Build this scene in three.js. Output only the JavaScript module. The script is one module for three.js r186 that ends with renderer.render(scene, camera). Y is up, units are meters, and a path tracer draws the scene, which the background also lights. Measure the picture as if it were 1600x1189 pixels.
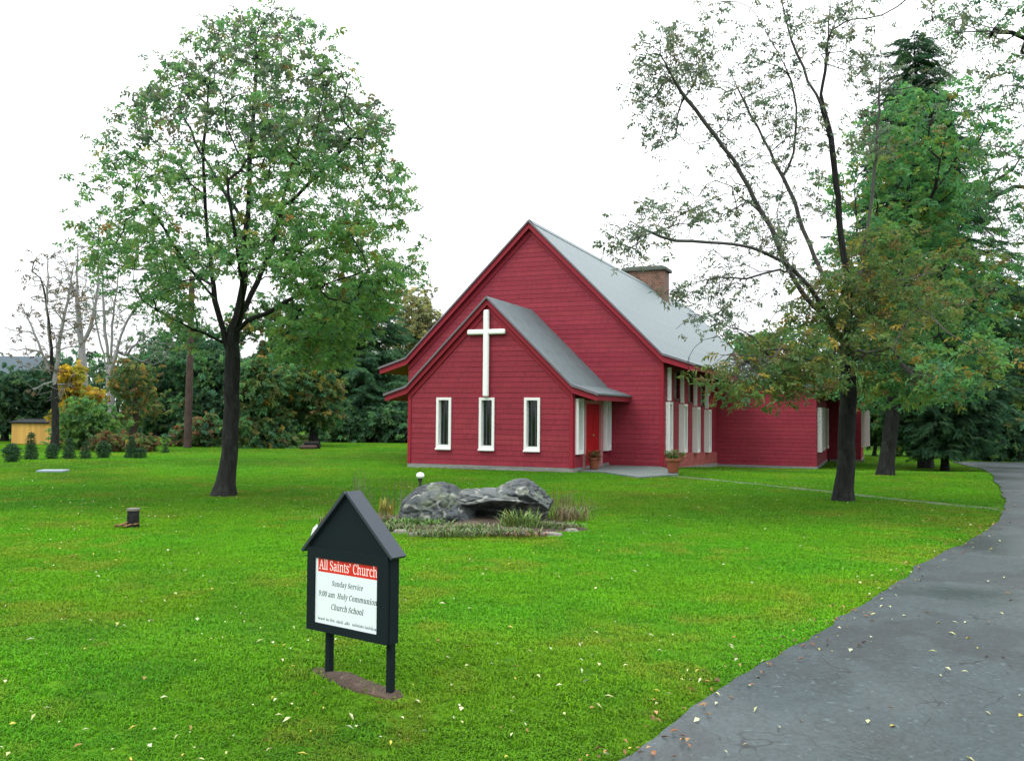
import * as THREE from 'three';
import { RoundedBoxGeometry } from 'three/addons/geometries/RoundedBoxGeometry.js';
import { mergeGeometries, mergeVertices } from 'three/addons/utils/BufferGeometryUtils.js';

// ---------------------------------------------------------------- camera, sky, sun, exposure
const scene = new THREE.Scene();
const F = 1440, CX = 800, CY = 594.5;
const camera = new THREE.PerspectiveCamera(2 * Math.atan(CY / F) * 180 / Math.PI, 1600 / 1189, 0.1, 1500);
camera.position.set(0, 1.65, 0);
camera.rotation.set(THREE.MathUtils.degToRad(2.0), 0, 0.008, 'XYZ');
camera.updateMatrixWorld();
scene.add(camera);
const renderer = new THREE.WebGLRenderer({ antialias: true });
renderer.toneMapping = THREE.LinearToneMapping;
renderer.toneMappingExposure = 1.3;
renderer.shadowMap.enabled = true;
{
  const W = 256, H = 128, d = new Float32Array(W * H * 4);
  for (let y = 0; y < H; y++) for (let x = 0; x < W; x++) {
    const el = ((y + 0.5) / H - 0.5) * Math.PI, s = Math.max(0, Math.sin(el));
    const L = el > 0 ? 0.86 + 2.05 * s : 0.4, o = (y * W + x) * 4;
    d[o] = L * 0.98; d[o + 1] = L; d[o + 2] = L * 1.03; d[o + 3] = 1;
  }
  const sky = new THREE.DataTexture(d, W, H, THREE.RGBAFormat, THREE.FloatType);
  sky.mapping = THREE.EquirectangularReflectionMapping;
  sky.magFilter = THREE.LinearFilter; sky.needsUpdate = true;
  scene.background = sky; scene.environment = sky;
}
const sun = new THREE.DirectionalLight(0xfff4e6, 0.8);
sun.name = 'sun';
sun.position.set(-22, 34, 18); sun.castShadow = true; sun.shadow.radius = 45;
Object.assign(sun.shadow.camera, { left: -50, right: 50, top: 50, bottom: -50, near: 1, far: 160 });
scene.add(sun, sun.target);

// ---------------------------------------------------------------- helpers
const V = (x, y, z) => new THREE.Vector3(x, y, z);
const rng = (seed) => { let s = seed >>> 0; return () => { s = (s + 0x6d2b79f5) | 0; let t = Math.imul(s ^ (s >>> 15), 1 | s); t = (t + Math.imul(t ^ (t >>> 7), 61 | t)) ^ t; return ((t ^ (t >>> 14)) >>> 0) / 4294967296; }; };
const gaussOf = (r) => () => (r() + r() + r() - 1.5) * 1.15;
const ss = THREE.MathUtils.smoothstep, lerp = THREE.MathUtils.lerp, clamp = THREE.MathUtils.clamp;
const hash3 = (x, y, z) => { let h = Math.imul(x, 374761393) ^ Math.imul(y, 668265263) ^ Math.imul(z, 2147483647 ^ 0x5bd1e995); h = Math.imul(h ^ (h >>> 13), 1274126177); return ((h ^ (h >>> 16)) >>> 0) / 4294967296; };
function noise3(x, y, z) {
  const ix = Math.floor(x), iy = Math.floor(y), iz = Math.floor(z); let fx = x - ix, fy = y - iy, fz = z - iz;
  fx = fx * fx * (3 - 2 * fx); fy = fy * fy * (3 - 2 * fy); fz = fz * fz * (3 - 2 * fz);
  const h = (a, b, c) => hash3(ix + a, iy + b, iz + c);
  return lerp(lerp(lerp(h(0, 0, 0), h(1, 0, 0), fx), lerp(h(0, 1, 0), h(1, 1, 0), fx), fy), lerp(lerp(h(0, 0, 1), h(1, 0, 1), fx), lerp(h(0, 1, 1), h(1, 1, 1), fx), fy), fz);
}
const fbm3 = (x, y, z, o = 4) => { let s = 0, a = 0.5, n = 0; for (let i = 0; i < o; i++) { s += a * noise3(x, y, z); n += a; a *= 0.5; x *= 2.03; y *= 2.03; z *= 2.03; } return s / n; };
// tileable 2-D noise with period p
const tile = (x, y, p, seed) => { const ix = Math.floor(x), iy = Math.floor(y); let fx = x - ix, fy = y - iy; fx = fx * fx * (3 - 2 * fx); fy = fy * fy * (3 - 2 * fy); const m = (v) => ((v % p) + p) % p, h = (a, b) => hash3(m(ix + a), m(iy + b), seed); return lerp(lerp(h(0, 0), h(1, 0), fx), lerp(h(0, 1), h(1, 1), fx), fy); };
const tfbm = (u, v, p, o, seed) => { let s = 0, a = 0.5, n = 0; for (let i = 0; i < o; i++) { s += a * tile(u * p, v * p, p, seed + i); n += a; a *= 0.55; p *= 2; } return s / n; };
function tex(n, fn, srgb = true) { // fn(u, v) -> [r, g, b] linear 0..1
  const d = new Uint8Array(n * n * 4), enc = (c) => { c = clamp(c, 0, 1); return Math.round(255 * (srgb ? (c <= 0.0031308 ? c * 12.92 : 1.055 * Math.pow(c, 1 / 2.4) - 0.055) : c)); };
  for (let y = 0; y < n; y++) for (let x = 0; x < n; x++) { const c = fn((x + 0.5) / n, (y + 0.5) / n), o = (y * n + x) * 4; d[o] = enc(c[0]); d[o + 1] = enc(c[1]); d[o + 2] = enc(c[2]); d[o + 3] = 255; }
  const t = new THREE.DataTexture(d, n, n); t.wrapS = t.wrapT = THREE.RepeatWrapping; t.magFilter = THREE.LinearFilter; t.colorSpace = srgb ? THREE.SRGBColorSpace : THREE.NoColorSpace; t.needsUpdate = true; return t;
}
const grey = (g) => [g, g, g];
const rep = (t, sx, sy) => { const c = t.clone(); c.repeat.set(sx, sy); c.needsUpdate = true; return c; };
const std = (r, g, b, roughness = 0.8, o = {}) => { const m = new THREE.MeshPhysicalMaterial({ roughness, specularIntensity: 0.5, side: THREE.DoubleSide, ...o }); m.color.setRGB(r, g, b); return m; };
const used = new Map();
const numbered = (n) => { const k = used.get(n) ?? 0; used.set(n, k + 1); return k ? n + '_' + String(k).padStart(3, '0') : n; };
function thing(name, label, category, pos = V(0, 0, 0), turn = 0, group) { const o = new THREE.Group(); o.name = numbered(name); o.position.copy(pos); o.rotation.y = turn; o.userData = { label, category }; if (group) o.userData.group = group; scene.add(o); return o; }
function part(name, geo, mat, parent, kind) { const m = new THREE.Mesh(geo, mat); m.name = name; if (kind) m.userData.kind = kind; parent.add(m); return m; }
function structure(name, geo, mat) { const m = new THREE.Mesh(geo, mat); m.name = name; m.userData.kind = 'structure'; scene.add(m); return m; }
const box = (w, h, d, x = 0, y = 0, z = 0) => new THREE.BoxGeometry(w, h, d).translate(x, y, z);
const merge = (list) => mergeGeometries(list.map((g) => (g.index ? g.toNonIndexed() : g)));

// terrain: flat lawn, falling to the road in front and towards the wing of the church
const gy = (x, z) => -0.45 * ss(-z, 24, 37) * ss(x, 2, 9) - 0.15 * (1 - ss(-z, 4.6, 6.4));
const ray = (px, py) => V((px - CX) / F, -(py - CY) / F, -1).applyQuaternion(camera.quaternion);
const at = (px, py, depth) => { const r = ray(px, py); return r.multiplyScalar(-depth / r.z).add(camera.position); };
const groundAt = (px, py) => { const r = ray(px, py); let y = 0, p; for (let i = 0; i < 40; i++) { p = camera.position.clone().addScaledVector(r, (y - 1.65) / r.y); y = 0.5 * y + 0.5 * gy(p.x, p.z); } p.y = gy(p.x, p.z); return p; };
const inPoly = (x, z, poly) => { let c = false; for (let i = 0, j = poly.length - 1; i < poly.length; j = i++) { const a = poly[i], b = poly[j]; if ((a.z > z) !== (b.z > z) && x < ((b.x - a.x) * (z - a.z)) / (b.z - a.z) + a.x) c = !c; } return c; };

// ---------------------------------------------------------------- ground
const lawnTex = tex(512, (u, v) => { const a = tfbm(u, v, 6, 5, 11), b = tfbm(u, v, 40, 3, 23), k = 0.62 + 0.5 * (a - 0.5) + 0.75 * (b - 0.5); return [0.068 * k + 0.02 * (a - 0.45), 0.185 * k, 0.005 * k]; });
const lawnBump = tex(512, (u, v) => grey(tfbm(u, v, 64, 3, 5)), false);
const lawnMat = new THREE.MeshPhysicalMaterial({ specularIntensity: 0.2, map: lawnTex, bumpMap: lawnBump, bumpScale: 0.03, roughness: 1 });
{
  const xs = [], zs = [];
  for (const a of [-700, -400, -250, -160, -110, -80, -65, -52]) xs.push(a);
  for (let a = -45; a <= 45; a += 0.75) xs.push(a);
  for (const a of [52, 65, 80, 110, 160, 250, 400, 700]) xs.push(a);
  for (const a of [-900, -500, -300, -200, -140, -100, -80, -65]) zs.push(a);
  for (let a = -55; a < -8; a += 0.75) zs.push(a);
  for (let a = -8; a < -1; a += 0.25) zs.push(a);
  for (const a of [-0.5, 1, 4, 10, 25, 60, 150, 400]) zs.push(a);
  const pos = [], uv = [], idx = [];
  zs.forEach((z) => xs.forEach((x) => { pos.push(x, gy(x, z), z); uv.push(x / 3, z / 3); }));
  for (let j = 0; j < zs.length - 1; j++) for (let i = 0; i < xs.length - 1; i++) { const a = j * xs.length + i, b = a + xs.length; idx.push(a, b, a + 1, a + 1, b, b + 1); }
  const g = new THREE.BufferGeometry(); g.setAttribute('position', new THREE.Float32BufferAttribute(pos, 3)); g.setAttribute('uv', new THREE.Float32BufferAttribute(uv, 2)); g.setIndex(idx); g.computeVertexNormals();
  structure('lawn', g, lawnMat);
}
// ribbons of paving that follow the terrain between two edge lines
const smoothLine = (pts, n) => new THREE.CatmullRomCurve3(pts, false, 'centripetal').getPoints(n);
function ribbon(left, right, lift, across, n = 80, rough = 0) {
  const L = smoothLine(left, n), R = smoothLine(right, n); if (rough) L.forEach((p) => { p.x += rough * 2 * (fbm3(p.x * 1.1, 3, p.z * 1.1, 4) - 0.5) + rough * 0.5 * (noise3(p.x * 6, 1, p.z * 6) - 0.5); }); const pos = [], uv = [], idx = [];
  for (let i = 0; i <= n; i++) for (let k = 0; k <= across; k++) { const p = L[i].clone().lerp(R[i], k / across); p.y = gy(p.x, p.z) + lift; pos.push(p.x, p.y, p.z); uv.push(p.x / 2, p.z / 2); }
  for (let i = 0; i < n; i++) for (let k = 0; k < across; k++) { const a = i * (across + 1) + k, b = a + across + 1; idx.push(a, a + 1, b, a + 1, b + 1, b); }
  const g = new THREE.BufferGeometry(); g.setAttribute('position', new THREE.Float32BufferAttribute(pos, 3)); g.setAttribute('uv', new THREE.Float32BufferAttribute(uv, 2)); g.setIndex(idx); g.computeVertexNormals();
  return { g, poly: [...L, ...R.slice().reverse()] };
}
const asphaltMap = tex(1024, (u, v) => { const a = tfbm(u, v, 5, 5, 71), f = tfbm(u, v, 120, 2, 91), s = ss(tile(u * 90, v * 90, 90, 77), 0.86, 0.97), w = ss(tfbm(u, v, 3, 5, 177), 0.52, 0.6), k = (0.038 + 0.03 * (a - 0.5) + 0.03 * (f - 0.5) + 0.05 * s) * (1 - 0.3 * w) * (Math.abs(2 * tfbm(u, v, 4, 4, 277) - 1) < 0.007 ? 0.35 : 1); return [k * 0.66, k, k * 1.06]; });
const asphaltRough = tex(512, (u, v) => grey(0.34 + 0.34 * ss(tfbm(u, v, 4, 5, 17), 0.35, 0.65)), false);
const asphaltBump = tex(512, (u, v) => grey(0.7 * tfbm(u, v, 100, 2, 31) + 0.3 * tfbm(u, v, 8, 3, 37)), false);
const asphalt = new THREE.MeshPhysicalMaterial({ specularIntensity: 0.75, map: rep(asphaltMap, 0.8, 0.8), roughnessMap: rep(asphaltRough, 0.31, 0.31), roughness: 1, bumpMap: asphaltBump, bumpScale: 0.003, side: THREE.DoubleSide });
const driveLeft = [V(-4.6, 0, -1.6), V(-1.6, 0, -2.4), V(-0.4, 0, -3.4), ...[[985, 1189], [1080, 1113], [1200, 1040], [1300, 985], [1385, 925], [1470, 870], [1540, 835], [1565, 815], [1573, 797], [1569, 775], [1556, 753], [1533, 733]].map((p) => groundAt(...p)), V(19.2, 0, -39), V(20.2, 0, -42.2)];
const driveRight = [V(6.5, 0, -0.6), V(6.0, 0, -1.8), V(5.6, 0, -3.4), V(5.7, 0, -4.6), V(6.1, 0, -5.6), V(6.9, 0, -7.1), V(7.9, 0, -8.6), V(9.2, 0, -10.4), V(10.7, 0, -12.4), V(11.9, 0, -14), V(13.0, 0, -15.6), V(14.3, 0, -18), V(17, 0, -22.5), V(20.5, 0, -28), V(24, 0, -34), V(25.6, 0, -38), V(26.4, 0, -42.2)];
const drive = ribbon(driveLeft, driveRight.slice(0, driveLeft.length), 0.03, 14, 420, 0.1);
structure('driveway', drive.g, asphalt);
const road = ribbon([V(-70, 0, -1.3), V(-20, 0, -1.3), V(-4, 0, -1.0), V(8, 0, -0.5), V(30, 0, -0.8), V(70, 0, -0.8)], [V(-70, 0, 6), V(-20, 0, 6), V(-4, 0, 6), V(8, 0, 6), V(30, 0, 6), V(70, 0, 6)], 0.04, 4, 40);
structure('road', road.g, asphalt);

const concreteTex = tex(512, (u, v) => { const k = 0.2 + 0.16 * (tfbm(u, v, 5, 5, 41) - 0.5) + 0.12 * (tfbm(u, v, 60, 2, 43) - 0.5); return [k, k * 1.02, k * 0.98]; });
const concrete = new THREE.MeshStandardMaterial({ map: concreteTex, bumpMap: asphaltBump, bumpScale: 0.004, roughness: 0.75, side: THREE.DoubleSide });
const pathFar = [[1046, 743], [1120, 749.5], [1190, 756.5], [1300, 768], [1400, 779], [1480, 787], [1562, 795]].map((p) => groundAt(...p));
const path = ribbon(pathFar, pathFar.map((p, i) => p.clone().add(V(-0.17, 0, 0.38))), 0.008, 3, 60);
structure('path', path.g, new THREE.MeshStandardMaterial({ map: concreteTex, color: new THREE.Color().setRGB(0.3, 0.42, 0.2), roughness: 0.9, bumpMap: asphaltBump, bumpScale: 0.004, side: THREE.DoubleSide }));

// ---------------------------------------------------------------- church
const TH = THREE.MathUtils.degToRad(22);
const church = thing('church', 'red clapboard church with steep gables, white cross and grey shingle roofs', 'church', V(1.717, 0, -25.652), -TH);
const paintBump = tex(256, (u, v) => grey(0.6 * tile(u * 4, v * 96, 96, 3) + 0.4 * tfbm(u, v, 16, 3, 7)), false);
const paintWear = tex(512, (u, v) => { const k = 0.86 + 0.3 * (tfbm(u, v, 5, 5, 207) - 0.5) + 0.22 * (tile(u * 120, v * 10, 120, 211) - 0.5), s = ss(tfbm(u, v, 20, 3, 213), 0.66, 0.76) * 0.25; return [k - s * 0.5, k - s * 0.3, k - s * 0.3]; });
const reds = [[0.272, 0.028, 0.048], [0.288, 0.032, 0.052], [0.256, 0.026, 0.044], [0.282, 0.033, 0.049], [0.264, 0.027, 0.047]].map(([r, g, b]) => std(r, g, b, 0.62, { map: paintWear, specularIntensity: 0.4, bumpMap: paintBump, bumpScale: 0.004 }));
const redTrim = std(0.25, 0.014, 0.028, 0.55), redSoffit = std(0.19, 0.016, 0.026, 0.6), wallCore = std(0.14, 0.012, 0.02, 0.9);
const whitePaint = std(0.74, 0.76, 0.75, 0.45, { bumpMap: paintBump, bumpScale: 0.002 });
const glassMat = new THREE.MeshPhysicalMaterial({ color: new THREE.Color().setRGB(0.55, 0.72, 0.68), transmission: 1, roughness: 0.06, thickness: 0, side: THREE.DoubleSide });
const floorWood = std(0.24, 0.15, 0.085, 0.6);
const shingleTex = (base, seed) => tex(512, (u, v) => { // rows of tabs 0.14 m high in a 2.24 m tile
  const row = Math.floor(v * 16), tab = Math.floor(u * 8 + (row % 2) * 0.5 + 0.3 * hash3(row, 3, seed)), h = hash3(tab & 7, row, seed), k = 0.82 + 0.36 * h + 0.35 * (tfbm(u, v, 64, 2, seed) - 0.5) + 0.3 * (tfbm(u, v, 4, 3, seed + 9) - 0.5); return base.map((c) => c * k);
});
const shingleBump = tex(512, (u, v) => { const f = (v * 16) % 1, row = Math.floor(v * 16), e = Math.abs(((u * 8 + (row % 2) * 0.5) % 1) - 0.5) * 2; return grey(0.75 * (1 - f) + 0.25 * tfbm(u, v, 80, 2, 2) - (e > 0.95 ? 0.4 : 0)); }, false);
const roofShingle = new THREE.MeshStandardMaterial({ map: shingleTex([0.082, 0.122, 0.128], 5), bumpMap: shingleBump, bumpScale: 0.003, roughness: 0.5, side: THREE.DoubleSide });
const edgeMetal = std(0.14, 0.13, 0.15, 0.5);

// a wall is a core with openings; its clapboards are children. frame: origin (local), u right as seen from outside, n outward
function wallFrame(o, u, n) { return new THREE.Matrix4().makeBasis(u, V(0, 1, 0), n).setPosition(o); }
function makeWall(poly, holes, frame, opt = {}) {
  const s = new THREE.Shape(poly.map(([x, y]) => new THREE.Vector2(x, y)));
  for (const [a, b, c, d] of holes) s.holes.push(new THREE.Path([new THREE.Vector2(a, b), new THREE.Vector2(a, d), new THREE.Vector2(c, d), new THREE.Vector2(c, b)]));
  const w = part('wall', new THREE.ExtrudeGeometry(s, { depth: 0.14, bevelEnabled: false }).translate(0, 0, -0.142), wallCore, church);
  w.applyMatrix4(frame);
  const y0 = opt.y0, E = opt.exposure ?? 0.15, r = rng(opt.seed ?? 1), top = Math.max(...poly.map((p) => p[1]));
  const xr = (y) => { let lo = 1e9, hi = -1e9; poly.forEach((a, i) => { const b = poly[(i + 1) % poly.length]; if ((a[1] <= y && b[1] >= y) || (b[1] <= y && a[1] >= y)) { const t = a[1] === b[1] ? 0 : (y - a[1]) / (b[1] - a[1]); const x = a[0] + (b[0] - a[0]) * t; lo = Math.min(lo, x); hi = Math.max(hi, x); if (a[1] === b[1]) { lo = Math.min(lo, b[0]); hi = Math.max(hi, b[0]); } } }); return [lo, hi]; };
  for (let y = y0; y < top - 0.02; y += E) {
    const yb = y, yt = Math.min(y + E, top - 0.004), [lb, rb] = xr(yb + 0.003), [lt, rt] = xr(yt - 0.003);
    let segs = [[lb, lt, rb, rt]];
    const cut = (cl, clt, cr, crt) => { const out = []; for (const [a, at2, b, bt] of segs) { if (cr <= a || cl >= b) { out.push([a, at2, b, bt]); continue; } if (cl > a + 0.02) out.push([a, at2, cl, clt]); if (cr < b - 0.02) out.push([cr, crt, b, bt]); } segs = out; };
    for (const [a, b, c, d] of holes) if (yb < d - 0.02 && yt > b + 0.02) cut(a, a, c, c);
    if (opt.exclude) { const e = opt.exclude(yb), f = opt.exclude(yt); if (e) cut(e[0], (f ?? e)[0], e[1], (f ?? e)[1]); }
    // long walls are clad in several lengths with butt joints
    const lengths = []; for (const sg of segs) { const n = Math.max(1, Math.round((sg[2] - sg[0]) / 4.2)); let prev = 0; for (let k = 1; k <= n; k++) { const t = k === n ? 1 : (k + (r() - 0.5) * 0.7) / n, f = (p, q, tt) => p + (q - p) * tt; lengths.push([f(sg[0], sg[2], prev) + (k > 1 ? 0.002 : 0), f(sg[1], sg[3], prev) + (k > 1 ? 0.002 : 0), f(sg[0], sg[2], t), f(sg[1], sg[3], t)]); prev = t; } }
    for (const [a, at2, b, bt] of lengths) {
      if (b - a < 0.03) continue;
      const dy = (r() - 0.5) * 0.004, lo = 0.012 + r() * 0.003, hi = 0.004, yB = yb + dy - 0.006, q = [[a, yB, 0], [b, yB, 0], [b, yB, lo], [a, yB, lo], [at2, yt, 0], [bt, yt, 0], [bt, yt, hi], [at2, yt, hi]];
      const f = [[3, 2, 6, 7], [0, 1, 2, 3], [0, 3, 7, 4], [1, 5, 6, 2], [4, 7, 6, 5]], pos = [], uv = [], ou = r() * 5;
      for (const [i, j, k, l] of f) for (const m of [i, j, k, i, k, l]) { pos.push(...q[m]); uv.push((q[m][0] + ou) / 2, q[m][1] / 2 + q[m][2] + ou); }
      const g = new THREE.BufferGeometry(); g.setAttribute('position', new THREE.Float32BufferAttribute(pos, 3)); g.setAttribute('uv', new THREE.Float32BufferAttribute(uv, 2)); g.computeVertexNormals();
      part('siding_board', g, reds[Math.floor(r() * reds.length)], w);
    }
  }
  return w;
}
const MV = 3.55, MX = -2.62; // main gable plane, its ridge
// windows of the entry block: white boxes with deep reveals; frame coordinates a..c, b..d
function boxWindow(frame, a, b, c, d, proud, depth, opt = {}) {
  const fw = opt.fw ?? 0.075, parts = [];
  parts.push(box(fw, d - b, proud + depth, a + fw / 2, (b + d) / 2, (proud - depth) / 2), box(fw, d - b, proud + depth, c - fw / 2, (b + d) / 2, (proud - depth) / 2));
  parts.push(box(c - a - 2 * fw, fw, proud + depth - 0.003, (a + c) / 2, d - fw / 2, (proud - depth) / 2), box(c - a - 2 * fw, fw * 1.5, proud + depth - 0.003, (a + c) / 2, b + fw * 0.75, (proud - depth) / 2));
  if (opt.sill !== false) parts.push(new RoundedBoxGeometry(c - a + 0.03, 0.05, 0.06, 2, 0.012).translate((a + c) / 2, b - 0.012, proud + 0.012));
  const w = part(opt.name ?? 'window', merge(parts), whitePaint, church); w.applyMatrix4(frame);
  part('glass_pane', box(c - a - 2 * fw + 0.01, d - b - 2 * fw, 0.008, (a + c) / 2, (b + d) / 2 + 0.02, -depth + 0.03), glassMat, w);
  if (opt.bars !== false) part('muntin', merge([0.33, 0.66].map((t) => box(0.012, d - b - 2.4 * fw, 0.012, lerp(a + fw, c - fw, t), (b + d) / 2 + 0.018, -depth + 0.045))), edgeMetal, w);
  return w;
}
const fE = wallFrame(V(0, 0, 0), V(1, 0, 0), V(0, 0, 1)); // entry front
const winE = [[-4.24, 0.58, -3.76, 2.08], [-2.86, 0.58, -2.38, 2.08], [-1.46, 0.58, -0.98, 2.08]];
makeWall([[-5.19, -0.3], [0, -0.3], [0, 2.3], [-2.595, 4.84], [-5.19, 2.3]], winE.map(([a, b, c, d]) => [a + 0.02, b + 0.02, c - 0.02, d - 0.02]), fE, { y0: 0.13, seed: 3 });
for (const w of winE) boxWindow(fE, ...w, 0.05, 0.16);
// entry right side with the door (u runs away from the front)
const fES = wallFrame(V(0, 0, 0), V(0, 0, -1), V(1, 0, 0));
const sideL = [0.08, 0.5, 0.62, 2.06], sideR = [2.92, 0.5, 3.46, 2.06], doorH = [0.86, 0.04, 2.68, 2.04];
makeWall([[0, -0.3], [MV, -0.3], [MV, 2.28], [0, 2.28]], [sideL, sideR, doorH].map(([a, b, c, d]) => [a + 0.02, b + 0.02, c - 0.02, d - 0.02]), fES, { y0: 0.13, seed: 4 });
boxWindow(fES, ...sideL, 0.12, 0.05, { sill: false, bars: false }); boxWindow(fES, ...sideR, 0.12, 0.05, { sill: false, bars: false });
{
  const d = part('door', merge([box(1.52, 1.86, 0.05, 1.77, 1.0, -0.03), ...[1.39, 2.15].flatMap((x) => [0.5, 1.3].map((y) => new RoundedBoxGeometry(0.5, 0.62, 0.03, 2, 0.01).translate(x, y, 0.0)))]), std(0.34, 0.004, 0.008, 0.45), church); d.applyMatrix4(fES);
  part('handle', merge([new THREE.SphereGeometry(0.035, 12, 8).translate(1.68, 1.0, 0.07), new THREE.CylinderGeometry(0.012, 0.012, 0.06, 8).rotateX(Math.PI / 2).translate(1.68, 1.0, 0.03)]), std(0.5, 0.38, 0.15, 0.3, { metalness: 1 }), d);
  const f = part('door_frame', merge([box(0.15, 2.0, 0.13, 0.93, 1.04, 0.0), box(0.15, 2.0, 0.13, 2.61, 1.04, 0.0), box(1.53, 0.1, 0.125, 1.77, 1.98, 0.0)]), std(0.42, 0.2, 0.2, 0.5), church); f.applyMatrix4(fES);
}
const fEL = wallFrame(V(-5.19, 0, -MV), V(0, 0, 1), V(-1, 0, 0));
makeWall([[0, -0.3], [MV, -0.3], [MV, 2.28], [0, 2.28]], [], fEL, { y0: 0.13, seed: 5 });
// main gable front
const fM = wallFrame(V(0, 0, -MV), V(1, 0, 0), V(0, 0, 1));
makeWall([[-7.12, -0.6], [1.75, -0.6], [1.75, 3.35], [-2.685, 7.74], [-7.12, 3.35]], [], fM, { y0: -0.02, seed: 6, exclude: (y) => y < 2.15 ? [-5.17, -0.02] : y < 4.7 ? [-5.15 + (y - 2.2) * 0.98, -0.04 - (y - 2.2) * 0.98] : null });
// main nave right side, bay of tall windows, then plain siding beyond the wing
const fMS = wallFrame(V(1.75, 0, -MV), V(0, 0, -1), V(1, 0, 0)), NL = 27;
const sideWin = [[0.5, 0.42], [2.45, 0.38], [4.75, 0.3], [7.05, 0.22]];
makeWall([[0, -0.9], [NL, -0.9], [NL, 3.2], [0, 3.2]], [...sideWin.map(([v, y]) => [v - 0.2, y + 0.02, v + 0.24, y + 1.55]), ...sideWin.slice(1).map(([v, y]) => [v - 0.95, y + 1.75, v - 0.1, 3.05])], fMS, { y0: -0.5, seed: 7 });
for (const [v, y] of sideWin) {
  boxWindow(fMS, v - 0.25, y, v + 0.27, y + 1.6, v < 1 ? 0.13 : 0.2, 0.06, { name: 'bay_window', bars: false, sill: false });
  const m = part('window_mullion', merge([box(0.09, 3.1 - y - 1.64, 0.14, v + 0.02, (3.1 + y + 1.6) / 2 + 0.02, 0.05)]), whitePaint, church); m.applyMatrix4(fMS);
  if (v < 1) continue;
  const c = part('clerestory_window', merge([box(0.87, 0.05, 0.07, v - 0.525, 3.06, 0.0), box(0.87, 0.05, 0.07, v - 0.525, y + 1.74, 0.0)]), std(0.1, 0.05, 0.05, 0.6), church); c.applyMatrix4(fMS);
  part('glass_pane', box(0.85, 3.03 - y - 1.77, 0.01, v - 0.525, (3.03 + y + 1.77) / 2, -0.05), glassMat, c);
}
{ // brick skirt under the bay windows
  const s = new THREE.Shape([[0.35, -0.04], [9.4, -0.3], [9.4, 0.15], [0.35, 0.42]].map(([x, y]) => new THREE.Vector2(x, y)));
  const brickTex = tex(512, (u, v) => { const row = Math.floor(v * 16), c = (u * 4 + (row % 2) * 0.5) % 1, f = (v * 16) % 1, mortar = f < 0.12 || c < 0.04, h = hash3(Math.floor(u * 4 + (row % 2) * 0.5) & 3, row, 4), k = 0.75 + 0.5 * h; return mortar ? [0.27, 0.09, 0.08] : [0.3 * k, 0.06 * k, 0.055 * k]; });
  const m = part('brick_skirt', new THREE.ExtrudeGeometry(s, { depth: 0.05, bevelEnabled: false }).translate(0, 0, 0.012), new THREE.MeshStandardMaterial({ map: rep(brickTex, 0.85, 0.85), roughness: 0.85, side: THREE.DoubleSide }), church); m.applyMatrix4(fMS);
}
const fML = wallFrame(V(-7.12, 0, -MV - NL), V(0, 0, 1), V(-1, 0, 0));
makeWall([[0, -0.6], [NL, -0.6], [NL, 3.2], [0, 3.2]], [], fML, { y0: -0.02, seed: 8 });
const fMB = wallFrame(V(1.75, 0, -MV - NL), V(-1, 0, 0), V(0, 0, -1));
makeWall([[0, -0.9], [8.87, -0.9], [8.87, 3.35], [4.435, 7.74], [0, 3.35]], [], fMB, { y0: -0.5, seed: 9 });
// wing
const WV = 13, WX = 5.6, WL = 7;
const fW = wallFrame(V(1.75, 0, -WV), V(1, 0, 0), V(0, 0, 1)), fWS = wallFrame(V(WX, 0, -WV), V(0, 0, -1), V(1, 0, 0));
makeWall([[0, -0.9], [WX - 1.75, -0.9], [WX - 1.75, 2.55], [0, 2.9]], [], fW, { y0: -0.33, seed: 10 });
const wingWin = [0.75, 2.6, 5.2];
makeWall([[0, -0.9], [WL, -0.9], [WL, 2.55], [0, 2.55]], wingWin.map((v) => [v - 0.25, 0.22, v + 0.25, 1.9]), fWS, { y0: -0.33, seed: 11 });
for (const v of wingWin) boxWindow(fWS, v - 0.3, 0.2, v + 0.3, 1.95, 0.16, 0.06, { name: 'wing_window', bars: false, sill: false });
// far end block beyond the wing
const BV = WV + WL, BX = 7.05;
const fB = wallFrame(V(WX, 0, -BV), V(1, 0, 0), V(0, 0, 1)), fBS = wallFrame(V(BX, 0, -BV), V(0, 0, -1), V(1, 0, 0));
makeWall([[-0.1, -0.9], [BX - WX, -0.9], [BX - WX, 2.5], [-0.1, 2.5]], [], fB, { y0: -0.33, seed: 12 });
makeWall([[0, -0.9], [5, -0.9], [5, 2.5], [0, 2.5]], [0.7, 2.3].map((v) => [v - 0.3, 0.22, v + 0.3, 1.85]), fBS, { y0: -0.33, seed: 13 });
for (const v of [0.7, 2.3]) boxWindow(fBS, v - 0.35, 0.2, v + 0.35, 1.9, v < 1 ? 0.16 : 0.34, 0.06, { name: 'wing_window', bars: false, sill: false });
part('wing_roof', (() => { const s = new THREE.Shape([[1.6, 3.12], [WX + 0.5, 2.62], [WX + 0.5, 2.74], [1.6, 3.26]].map(([x, y]) => new THREE.Vector2(x, y))); const a = new THREE.ExtrudeGeometry(s, { depth: WL + 0.3, bevelEnabled: false }).translate(0, 0, -WV - WL); const t = new THREE.Shape([[WX - 0.2, 2.5], [BX + 0.4, 2.5], [BX + 0.4, 2.6], [WX - 0.2, 2.6]].map(([x, y]) => new THREE.Vector2(x, y))); return merge([a, new THREE.ExtrudeGeometry(t, { depth: 5.3, bevelEnabled: false }).translate(0, 0, -BV - 5)]); })(), roofShingle, church);
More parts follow.
